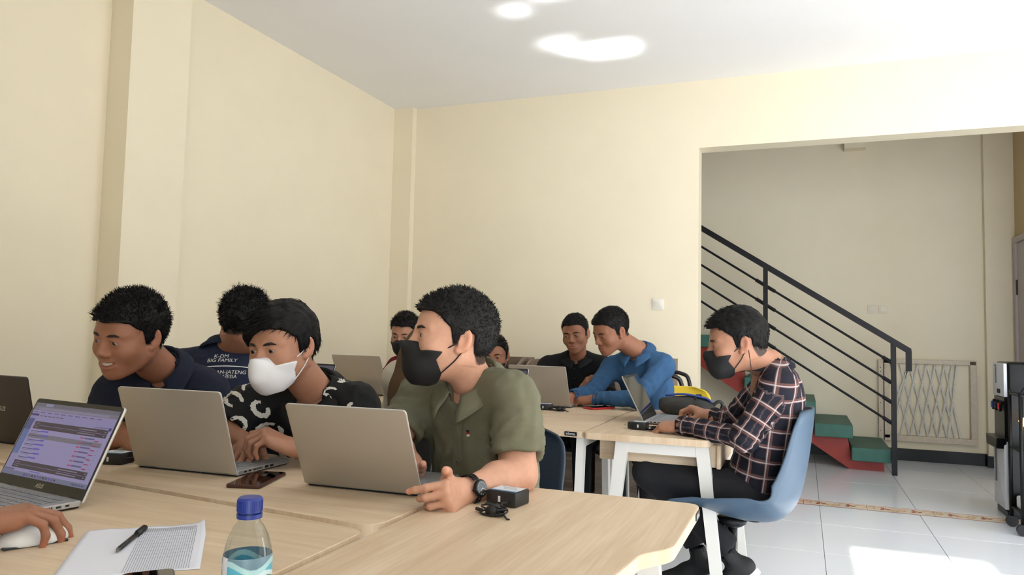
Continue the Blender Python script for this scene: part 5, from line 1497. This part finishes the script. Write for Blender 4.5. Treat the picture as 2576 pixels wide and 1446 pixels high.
# mouse
def mouse():
    t = thing('mouse', 'white computer mouse under the hand at the left edge', 'mouse', (-1.288, .962, TZ), math.radians(-24))
    F = Fld((-.045, -.07, -.005), (.045, .07, .05), .002); F.ell((0, 0, .004), (.031, .056, .034), 0); F.clip(.001 - F.ax[2][None, None, :] + 0 * F.ax[0][:, None, None] + 0 * F.ax[1][None, :, None])
    v, q = F.mesh(1); b = obj('shell', quad_mesh('shell', v, q), mat('white_mouse', rgb(230, 230, 232), .35), t)
    obj('scroll_wheel', tube([(-.004, .034, .028), (.004, .034, .028)], .007, 14), M_KEYB, t); obj('underside', box((0, 0, .002), (.052, .10, .004), .001), M_KEYB, t)
mouse()
# pencil case / pouch beside the laptop of the man in the checked shirt
def pouch():
    t = thing('pouch', 'black pouch with a blue zip edge, behind the half-turned laptop', 'bag', (-.56, 3.97, TZ), math.radians(4))
    F = Fld((-.18, -.09, -.01), (.18, .09, .13), .005)
    F.ell((0, -.02, .035), (.145, .055, .05), 0); F.ell((0, .03, .045), (.14, .045, .052), .01); F.cone((-.12, 0, .06), (.05, .01, .085), .025, .014, .02)
    F.clip(.002 - F.ax[2][None, None, :] + 0 * F.ax[0][:, None, None] + 0 * F.ax[1][None, :, None]); F.add(.003 * wav(*F.grid(), 45, 1.0))
    F.cone((-.11, .005, .105), (.10, .005, .09), .014, .012, .004, 's')
    v, q = F.mesh(1); obj('bag_body', quad_mesh('bag_body', v, q), mat('black_leatherette', rgb(28, 28, 28), .55, bump=.2, bscale=300), t)
    obj('blue_edge', tube(bez([(-.115, .02, .094), (-.02, .016, .104), (.09, .012, .088), (.125, .004, .066)], 20), .006, 8), mat('blue_band', rgb(52, 74, 150), .5), t, smooth=True)
    obj('zip_pull', box((.04, -.035, .092), (.012, .010, .020), .002), M_BLKP, t); obj('buckle', box((.055, .03, .100), (.03, .02, .012), .003), M_BLKP, t)
    obj('side_loop', tube(bez([(.125, .0, .05), (.155, .0, .075), (.175, .01, .062), (.165, .02, .03), (.13, .02, .02)], 20), .009, 8), mat('black_leatherette2', rgb(34, 36, 34), .6), t, smooth=True)
pouch()
# wooden bins by the back wall
M_BIN = wood('dark_bin_wood', rgb(150, 132, 116), rgb(108, 92, 80), 0, .6)
def bin_(label, x0, x1, y0, y1, z1, cutside):
    t = thing('wooden_bin', label, 'bin', ((x0 + x1) / 2, (y0 + y1) / 2, 0), 0, 'wooden bins by the back wall'); c = t.location
    w = (x1 - x0) / 2; d = (y1 - y0) / 2; lo = z1 - .075
    def side(x):
        pts = [(-d, 0), (d, 0), (d, z1), (-d * .2, z1), (-d, lo)]
        obj('side_panel', prism(pts, x - .009, x + .009, 0, M=Matrix(((0, 0, 1, 0), (1, 0, 0, 0), (0, 1, 0, 0), (0, 0, 0, 1)))), M_BIN, t)
    side(-w + .009); side(w - .009)
    obj('front_panel', box2((-w + .018, -d, 0), (w - .018, -d + .016, lo)), M_BIN, t); obj('back_panel', box2((-w + .018, d - .016, 0), (w - .018, d, z1)), M_BIN, t); obj('shelf', box2((-w + .018, -d + .016, lo - .12), (w - .018, d - .016, lo - .105)), M_BIN, t)
bin_('dark wooden bin behind the laughing man by the back wall', -2.36, -2.022, 5.30, 5.70, .970, 0)
bin_('dark wooden bin just behind the young man in the black shirt', -1.975, -1.45, 5.30, 5.70, .960, 0)
bin_('dark wooden bin behind the back of the man in the blue shirt', -1.40, -.878, 5.30, 5.70, .995, 0)
# tubular chair arm by the bins
tc_ = thing('tube_chair', 'black tubular steel chair between the wooden bins and the opening', 'chair', (-.84, 5.05, 0))
M_TUBE = mat('black_tube', rgb(22, 21, 23), .35)
obj('frame', tube(bez([(-.12, 0, 0.01), (-.12, 0, .30), (-.12, 0, .80), (-.06, 0, .893), (.03, 0, .895), (.085, .02, .84), (.10, .03, .60), (.10, .03, .012)], 60), .014, 10), M_TUBE, tc_, smooth=True)
obj('frame', tube(bez([(-.12, .40, 0.01), (-.12, .40, .30), (-.12, .40, .80), (-.06, .40, .893), (.03, .40, .895), (.085, .38, .84), (.10, .37, .60), (.10, .37, .012)], 60), .014, 10), M_TUBE, tc_, smooth=True)
obj('seat', box((0, .2, .45), (.30, .40, .04), .012), M_BLKP, tc_); obj('crossbar', tube([(.10, .03, .43), (.10, .37, .43)], .012, 8), M_TUBE, tc_, smooth=True); obj('crossbar', tube([(-.12, 0, .43), (-.12, .40, .43)], .012, 8), M_TUBE, tc_, smooth=True)

# ------------------------------------------------------------------ water dispenser and trolley at the right edge
def dispenser():
    t = thing('water_dispenser', 'black water dispenser with a silver front at the right edge', 'dispenser', (1.46, 6.05, 0), 0)
    # front faces -x; the body is 0.36 deep along x and 0.32 wide along y
    blk = mat('glossy_black_plastic', rgb(11, 11, 13), .3, spec=.2); sil = mat('dispenser_silver', rgb(206, 208, 214), .4, .2); gry = mat('dispenser_grey', rgb(110, 108, 112), .4)
    x0, x1, y0, y1 = -.205, .19, -.16, .16
    obj('body', box2((x0 + .02, y0, .02), (x1, y1, 1.035), .018, 3), blk, t, auto=40)
    up = prism(round_poly([(y0 + .010, .80), (y1 - .01, .80), (y1 - .01, 1.025), (y0 + .010, 1.025)], .006), 0, .022, .004, 2, M=Matrix(((0, 0, -1, x0 + .022), (1, 0, 0, 0), (0, 1, 0, 0), (0, 0, 0, 1))))
    u = obj('upper_panel', up, sil, t, auto=40)
    lo = prism(round_poly([(y0 + .012, .055), (y1 - .01, .055), (y1 - .01, .505), (y0 + .012, .505)], .006), 0, .026, .006, 2, M=Matrix(((0, 0, -1, x0 + .022), (1, 0, 0, 0), (0, 1, 0, 0), (0, 0, 0, 1))))
    l = obj('lower_door', lo, sil, t, auto=40); obj('door_handle', box((x0 - .007, .07, .33), (.006, .03, .24), .002), gry, l)
    obj('name_strip', box((x0 - .001, .06, .94), (.003, .028, .11), .001), gry, u); obj('indicator', box((x0 - .001, -.02, .835), (.003, .07, .028), .006), blk, u); obj('top_mark', box((x0 - .001, .07, 1.005), (.003, .05, .012), .001), gry, u)
    obj('recess', box2((x0 + .004, y0 + .02, .51), (x0 + .03, y1 - .02, .795)), mat('recess_black', rgb(8, 8, 9), .3), t)
    for y, c in ((-.10, rgb(170, 30, 30)), (.0, rgb(40, 40, 44)), (.09, rgb(50, 80, 150))):
        tp = obj('tap', tube([(x0 - .004, y, .77), (x0 - .012, y, .735), (x0 - .012, y, .70)], [.012, .010, .008], 10), blk, t, smooth=True)
        obj('tap_lever', box((x0 - .022, y, .735), (.010, .016, .045), .003), mat('tap_lever_%d' % int(y * 100), c, .4), tp)
    obj('drip_tray', prism([(y0 + .02, .455), (y1 - .02, .455), (y1 - .0, .525), (y0 + .0, .525)], 0, .06, .004, 1, M=Matrix(((0, 0, -1, x0 + .012), (1, 0, 0, 0), (0, 1, 0, 0), (0, 0, 0, 1)))), blk, t)
    obj('plinth', box2((x0 + .012, y0 + .01, 0), (x1 - .01, y1 - .01, .045), .006), blk, t)
dispenser()
def trolley():
    t = thing('trolley', 'black trolley with a small made-up glow, cut off by the right edge', 'trolley', (1.325, 5.52, 0), 0)
    blk = mat('trolley_black', rgb(14, 14, 16), .4, spec=.25)
    for x in (-.09, .25):
        for y in (-.12, .14): obj('post', tube([(x, y, .06), (x, y, .86)], .011, 10), blk, t, smooth=True)
    obj('handle', tube(bez([(-.09, -.12, .84), (-.05, -.12, .90), (.08, -.12, .925), (.21, -.12, .90), (.25, -.12, .84)], 24), .008, 8), blk, t, smooth=True)
    for z in (.125, .50, .84): obj('shelf', box((.08, .01, z), (.35, .28, .014), .004), blk, t)
    for x in (-.09, .25):
        for y in (-.12, .14): obj('caster', tube([(x, y - .014, .034), (x, y + .014, .034)], .034, 16), M_BLKP, t, auto=40)
    obj('back_panel', box((.08, .145, .45), (.34, .008, .76)), mat('trolley_panel', rgb(10, 10, 11), .3, spec=.2), t)
    lp = obj('glow_part', lathe([(0, .035), (.03, .030), (.05, .012), (.045, -.012), (.02, -.022), (0, -.024)], 20), mat('warm_glow', rgb(255, 220, 150), .3, emit=((1, .62, .22, 1), 7.0)), t, smooth=True); lp.location = (-.045, -.09, .675)  # glowing part on a stand, made up for a warm bright oval
    obj('glow_stand', tube([(-.045, -.09, .505), (-.045, -.09, .66)], .006, 8), blk, t, smooth=True)
    obj('tray', prism(round_poly([(-.075, -.15), (.22, -.15), (.22, .10), (-.075, .10)], .02), .132, .205, .01, 2), mat('white_tray', rgb(232, 230, 228), .4), t, auto=40)
    obj('tray_hole', tube([(-.05, -.1505, .185), (-.05, -.1515, .185)], .006, 10), mat('tray_hole', rgb(120, 96, 84), .6), t)
trolley()
# ------------------------------------------------------------------ things worn, and the two half-seen people
def print_on(bvh, verts, faces, origin, direction, lift=.0012):
    """Drop flat artwork on a garment along `direction`."""
    out = []; d = Vector(direction).normalized()
    for v in verts:
        h = bvh.ray_cast(Vector(v) - d * .4, d)
        if h[0] is None: h = bvh.find_nearest(Vector(v))
        n = h[1] if h[1].dot(d) < 0 else -h[1]
        out.append(tuple(h[0] + n * lift))
    return out, faces
def plane_frame(c, right, up):
    r = Vector(right).normalized(); u = Vector(up); u = (u - r * u.dot(r)).normalized(); n = r.cross(u)
    return Matrix(((r.x, u.x, n.x, c[0]), (r.y, u.y, n.y, c[1]), (r.z, u.z, n.z, c[2]), (0, 0, 0, 1)))
def subdiv(v, f, n=1):
    bm = bmesh.new(); vs = [bm.verts.new(x) for x in v]
    for q in f:
        try: bm.faces.new([vs[i] for i in q])
        except ValueError: pass
    bmesh.ops.triangulate(bm, faces=bm.faces[:])
    for _ in range(n): bmesh.ops.subdivide_edges(bm, edges=[e for e in bm.edges if e.calc_length() > .006], cuts=1)
    bmesh.ops.triangulate(bm, faces=bm.faces[:])
    bm.verts.index_update(); V = [tuple(x.co) for x in bm.verts]; Fc = [tuple(x.index for x in p.verts) for p in bm.faces]; bm.free()
    return np.array(V), Fc

# lettering on the back of the navy team shirt
M_EMB = mat('white_embroidery', rgb(214, 212, 206), .8)
N2, P2_, L2_, F2_, U2_ = torso_frame(dict(N=(-2.180, 2.400, 1.050), P=(-2.11, 2.32, .52), SL=(-2.312, 2.310, .985), SR=(-2.050, 2.510, .985)))
def back_text(s, size, u, z, shear=.15):
    v, f = text_geo(s, size, 0, shear=shear)
    M = plane_frame(Vector(N2 - o2 - F2_ * .25) + Vector(L2_) * (-u) + Vector(U2_) * z, -L2_, U2_)
    obj('lettering', print_on(b2, xf(v, M), f, None, F2_), M_EMB, s2)
back_text('K-DM', .0215, -.004, -.036); back_text('BIG FAMILY', .0215, .0, -.054); back_text('UNGARAN-JATENG', .0205, .0, -.103); back_text('INDONESIA', .0195, .006, -.121); back_text('2019', .018, .006, -.138)
v = []; f = []
for i in range(41):
    x = -.17 + .34 * i / 40
    for dy in (-.0018, .0018): v.append((x, -.078 - .35 * x * x + dy, 0))
for i in range(40): f.append((2 * i, 2 * i + 1, 2 * i + 3, 2 * i + 2))
M = plane_frame(Vector(N2 - o2 - F2_ * .25), -L2_, U2_); obj('piping', print_on(b2, xf(v, M), f, None, F2_), M_EMB, s2)
v, f = text_geo('&', .022, 0); M = plane_frame(Vector(N2 - o2 - F2_ * .25) - Vector(L2_) * .045 + Vector(U2_) * -.014, -L2_, U2_); obj('emblem', print_on(b2, xf(v, M), f, None, F2_), M_EMB, s2)

# white motifs on the black shirt
M_MOTIF = mat('white_print', rgb(216, 212, 202), .85)
N3, P3_, L3_, F3_, U3_ = torso_frame(dict(N=(-1.400, 1.935, .950), P=(-1.42, 2.18, .52), SL=(-1.285, 1.990, .918), SR=(-1.618, 1.885, .900)))
def motif(u, z, fw, r, a0, a1, rot, squash, seed, w=.011):
    rng = random.Random(seed); n = 26; v = []; f = []
    for i in range(n + 1):
        a = math.radians(a0 + (a1 - a0) * i / n); k = w * (.55 + .45 * math.sin(math.pi * i / n)) * rng.uniform(.7, 1.25)
        for s in (-1, 0, 1):
            rr = r + s * k * .6; x = math.cos(a) * rr; y = math.sin(a) * rr * squash; c, sn = math.cos(rot), math.sin(rot)
            v.append((x * c - y * sn, x * sn + y * c, 0))
    for i in range(n):
        for s in (0, 1): a = 3 * i + s; f.append((a, a + 1, a + 4, a + 3))
    c = Vector(N3 - o3 + L3_ * u + U3_ * z + F3_ * fw); d = Vector((-.55, .83, -.06)).normalized()
    M = plane_frame(c, Vector((.83, .55, 0)), (0, 0, 1))
    obj('printed_motif', print_on(b3, xf(v, M), f, None, d), M_MOTIF, s3)
for k, (u, z, fw, r, a0, a1, rot, sq) in enumerate([(-.203, .04, -.006, .016, 20, 220, .3, .8), (-.236, .028, .043, .018, -80, 200, 1.2, 1.5), (-.155, -.005, .055, .017, 30, 330, .9, 1.5), (-.205, -.009, .13, .024, -150, 150, .3, .95), (-.144, -.084, .058, .022, -20, 320, 1.5, 1.6),
      (-.03, -.018, .063, .016, 10, 190, .9, 1.4), (.063, .025, .036, .018, 10, 200, .1, .5), (.043, .007, .055, .019, -200, 80, .2, 1.0), (.144, -.016, .086, .018, 60, 260, .8, 1.2), (.063, -.039, .076, .018, 0, 220, .4, 1.1), (-.10, -.15, .08, .022, 0, 280, 1.0, 1.2), (.11, .05, .0, .016, 0, 200, 1.0, 1.0), (.15, -.10, .09, .02, 0, 260, 2.0, 1.1)]):
    motif(u, z, fw, r, a0, a1, rot, sq, 20 + k)

def buttons(sh, bvh, off, fr, zs, m, u=0.0, r=.0055):
    N_, P_, L_, F_, U_ = fr
    for z in zs:
        o = Vector(N_ - off) + Vector(L_) * u + Vector(U_) * z; h = bvh.ray_cast(o + Vector(F_) * .4, -Vector(F_))
        if h[0] is None: continue
        q = h[1].to_track_quat('Z', 'Y'); b = obj('button', lathe([(0, .0012), (r * .6, .001), (r * .75, .002), (r, .0016), (r, -.001)], 14), m, sh, smooth=True)
        b.matrix_local = Matrix.Translation(h[0] + h[1] * .0026) @ q.to_matrix().to_4x4()
M_BTN = mat('grey_button', rgb(96, 92, 84), .35); M_BTND = mat('dark_button', rgb(50, 52, 56), .35)
J6 = dict(N=(-.859, 1.915, 1.003), P=(-.86, 2.115, .52), SL=(-.722, 1.875, .975), SR=(-1.058, 1.985, .945)); f6 = torso_frame(J6)
buttons(s6, b6, o6, f6, (-.043, -.108, -.180, -.250), M_BTN, .010, .0065)
def patch(sh, bvh, off, fr, outline, m, name, lift=.0016):
    N_, P_, L_, F_, U_ = fr; v = [(x, y, 0) for x, y in outline]; v, f = subdiv(v, [tuple(range(len(v)))], 3)
    M = plane_frame(Vector(N_ - off + F_ * .3), L_, U_); return obj(name, print_on(bvh, xf(v, M), f, None, -F_, lift), m, sh)
patch(s6, b6, o6, f6, [(.072, -.097), (.136, -.090), (.138, -.168), (.106, -.184), (.074, -.172)], M_OLIVE, 'chest_pocket', .0022)
patch(s6, b6, o6, f6, [(.040, -.084), (.047, -.084), (.047, -.090), (.040, -.090)], mat('tag_black', rgb(20, 20, 20), .7), 'brand_tag', .003)
patch(s6, b6, o6, f6, [(.040, -.090), (.047, -.090), (.047, -.097), (.040, -.097)], mat('tag_red', rgb(150, 30, 30), .7), 'brand_tag', .003)
patch(s6, b6, o6, f6, [(.040, -.097), (.047, -.097), (.047, -.103), (.040, -.103)], mat('tag_white', rgb(220, 220, 220), .7), 'brand_tag', .003)
patch(s6, b6, o6, f6, [(-.006, -.03), (.026, -.03), (.026, -.36), (-.006, -.36)], M_OLIVE, 'button_placket', .0014)
f8 = torso_frame(dict(N=(-1.345, 4.625, 1.010), P=(-1.34, 4.78, .52), SL=(-1.180, 4.645, .955), SR=(-1.535, 4.600, .950))); buttons(s8, b8, o8, f8, (-.045, -.105, -.165, -.225), M_BTND, -.014, .005)
f9 = torso_frame(dict(N=(-.880, 4.275, 1.062), P=(-.80, 4.50, .52), SL=(-.735, 4.235, .990), SR=(-1.045, 4.325, .965))); buttons(s9, b9, o9, f9, (-.095, -.17, -.25), M_BTND, -.03, .006)
buttons(s3, b3, o3, (N3, P3_, L3_, F3_, U3_), (-.12, -.20), M_BTND)

# wristwatch on the olive man's wrist
def watch(W_, E_, back):
    w = Vector(W_); e = Vector(E_); d = (w - e).normalized(); c = w - d * .028; z = Vector(back); z = (z - d * z.dot(d)).normalized(); y = z.cross(d)
    t = thing('wristwatch', 'black steel wristwatch on the wrist of the man in olive', 'watch', c)
    M = Matrix(((d.x, y.x, z.x, 0), (d.y, y.y, z.y, 0), (d.z, y.z, z.z, 0), (0, 0, 0, 1)))
    m = mat('watch_steel', rgb(38, 38, 40), .3, .8); ry, rzz = .0345, .0300
    n = 26
    for i in range(n):
        a = 2 * math.pi * (i + .5) / n
        if abs(math.degrees(a) - 90) < 32: continue
        for k, (x, ww) in enumerate(((-.0065, .0055), (0, .0062), (.0065, .0055))):
            bm = box((x, 0, 0), (ww, .0072, .0030), .0006, Matrix.Rotation(0, 3, 'X'), 1)
            T = M @ Matrix.Translation((0, math.cos(a) * ry, math.sin(a) * rzz)) @ Matrix.Rotation(a - math.pi / 2, 4, 'X')
            bmesh.ops.transform(bm, matrix=T, verts=bm.verts[:]); obj('link', bm, m, t)
    T = M @ Matrix.Translation((0, 0, rzz + .001))
    cs = obj('watch_case', lathe([(0, -.004), (.019, -.004), (.0205, -.001), (.0205, .004), (.0180, .0062), (0, .0062)], 32), m, t, smooth=True); cs.matrix_local = T
    dl = obj('dial', lathe([(0, .0066), (.0168, .0066), (.0168, .0060)], 28), mat('watch_dial', rgb(46, 44, 40), .25), t); dl.matrix_local = T
    mk = to_mesh(box((.0138, 0, .0069), (.0035, .0010, .0004)), 'hour_mark'); mk.materials.append(mat('dial_mark', rgb(180, 180, 172), .4))
    for k in range(12): o = obj('hour_mark', mk, None, dl); o.rotation_euler = (0, 0, math.radians(30 * k))
    for ang, l in ((35, .0095), (150, .013)): o = obj('watch_hand', box((l / 2, 0, .0073), (l, .0011, .0004)), mat('watch_hand', rgb(220, 220, 214), .3), dl); o.rotation_euler = (0, 0, math.radians(ang))
    obj('crown', lathe([(0, 0), (.003, 0), (.003, .004), (0, .004)], 10), m, cs).matrix_local = Matrix.Translation((.0205, 0, .001)) @ Matrix.Rotation(math.radians(90), 4, 'Y')
watch((-.735, 1.592, .777), (-.676, 1.800, .788), (.72, -.62, .18))
# cord bracelet of the man with the white mask
br = thing('bracelet', 'black cord bracelet on the wrist behind the silver laptop', 'bracelet', (-1.335, 1.795, .807))
d = Vector((-1.352 + 1.205, 1.775 - 1.905, .812 - .795)).normalized(); y = Vector((0, 0, 1)); y = (y - d * y.dot(d)).normalized(); x = y.cross(d)
obj('cord', tube([x * math.cos(a) * .031 + y * math.sin(a) * .027 for a in [2 * math.pi * k / 24 for k in range(24)]], .0028, 8, closed=True), M_CAB, br, smooth=True)
obj('tie_end', tube(bez([x * .0 - y * .027, x * .004 - y * .034 - d * .01, x * .01 - y * .050 - d * .02], 10), .0016, 6), M_CAB, br, smooth=True)
# earphone wire of the man in the checked shirt
ew = thing('earphone_wire', 'thin black earphone wire hanging from the ear of the man in the checked shirt', 'wire', (-.20, 2.955, 1.10))
obj('wire', tube([Vector(p) - Vector((-.20, 2.955, 1.10)) for p in bez([(-.19, 2.935, 1.105), (-.18, 2.925, 1.03), (-.185, 2.925, .96), (-.21, 2.945, .90), (-.235, 2.98, .86)], 24)], .0014, 6), M_CAB, ew, smooth=True)

# woman in the brown veil, back to the camera
M_CREAM = cloth('cream_blouse', rgb(206, 196, 176)); M_VEIL = cloth('brown_veil', rgb(92, 70, 50), var=.05)
JV = dict(N=(-1.425, 2.885, 1.040), P=(-1.43, 2.78, .52), SL=(-1.600, 2.800, .955), SR=(-1.270, 2.935, .955), EL=(-1.70, 2.93, .80), ER=(-1.24, 3.12, .80), WL=(-1.66, 3.16, .785), WR=(-1.36, 3.25, .785))
JV.update(seated(JV['P'], (-.2, 1)))
pv, sv, bv, mv_, ov = person('woman under a brown veil with cream sleeves, turned away behind the man in olive', JV,
    dict(pos=(-1.405, 2.905, 1.180), az=8, pitch=6, roll=0, scale=1.0, tone='mid'), dict(sleeve='long', mat=M_CREAM, bulk=1.05, collar=0), {}, res=1.5, seed=5, shoes=M_SHOE, trous=M_JEANS)
N_, P_, L_, F_, U_ = torso_frame(JV)
F = Fld(np.array((-1.85, 2.55, .62)), np.array((-1.05, 3.15, 1.36)), .008)
H = np.array((-1.405, 2.905, 1.180))
F.ell(H + np.array((0, 0, .01)), (.095, .118, .135), 0); F.cone(H - U_ * .10 - F_ * .02, N_ - U_ * .05 - F_ * .02, .085, .11, .05)
F.ell(N_ - U_ * .14 - F_ * .035, (.165, .125, .19), .06, R=np.array([L_, F_, U_])); F.ell(N_ - U_ * .30 - F_ * .055, (.150, .10, .17), .05, R=np.array([L_, F_, U_]))
F.cone(H + np.array((-.02, 0, .03)), N_ + L_ * .035 - U_ * .02 - F_ * .03, .100, .150, .04); F.cone(N_ + L_ * .035 - U_ * .02 - F_ * .03, N_ + L_ * .055 - U_ * .16 - F_ * .03, .150, .160, .04); F.cone(N_ + L_ * .055 - U_ * .16 - F_ * .03, N_ + L_ * .07 - U_ * .33 - F_ * .05, .145, .135, .04)
X, Y, Z = F.grid(); F.add(.004 * wav(X * 1.2, Y * 1.2, Z * .25, 40, 2.0)); F.cone(H + F_ * .06, H + F_ * .20, .062, .07, .01, 's')
v, q = F.mesh(1); obj('veil', quad_mesh('veil', v - ov, q), M_VEIL, pv)

# the person at the left edge: only the hand on the mouse and the forearm
Wh, Eh = (-1.325, .872, .802), (-1.62, .60, .80)
t11 = TONES['brown']
Mh = frame(Wh, (.42, .90, .06), (-.05, -.08, 1)); hv, hq, hc = hand_geo(1, Mh, Eh, dict(curl=((24, 34, 20), (24, 34, 20), (28, 40, 24), (34, 44, 28)), spread=(7, 1, -6, -14), thumb=(48, 30, 8), tone=t11), None, .0024, 1.05)
F = Fld((-2.1, .05, .75), (-1.5, .75, 1.2), .012); F.cone(Eh, (-1.78, .36, 1.02), .045, .055, 0); v, q = F.mesh(1)
V, Q, C = join_pieces([(hv, hq, hc), (v, q, np.tile(t11, (len(v), 1)))])
hb = np.array((-1.78, .36, 0.0)); ph = obj('person', quad_mesh('person', V - hb, Q, C), M_SKIN); ph.location = hb; tag(ph, 'person outside the left edge, only a hand resting on the white mouse', 'person', 'people working at the tables')
F = Fld((-2.35, -.1, .40), (-1.5, .75, 1.25), .012); F.cone((-1.66, .55, .84), (-1.80, .34, 1.02), .060, .070, 0, cut=False); F.cone((-1.80, .34, 1.02), (-1.98, .24, 1.04), .08, .08, .05); F.ell((-1.99, .22, .84), (.16, .12, .26), .06); F.ell((-1.99, .20, .60), (.17, .14, .18), .06)
v, q = F.mesh(1); obj('shirt', quad_mesh('shirt', v - hb, q), cloth('grey_tee', rgb(90, 92, 96)), ph)

# added lamps standing in for daylight thrown up by the polished floor
glint_beam(-1.40, 5.05, .74, .17, .85); glint_beam(-1.36, 4.90, .62, .06, .2); glint_beam(-1.60, 4.86, .26, .30, .26); glint_beam(-1.68, 4.22, .16, .15, .11); glint_beam(-1.44, 4.06, .42, .14, .26)
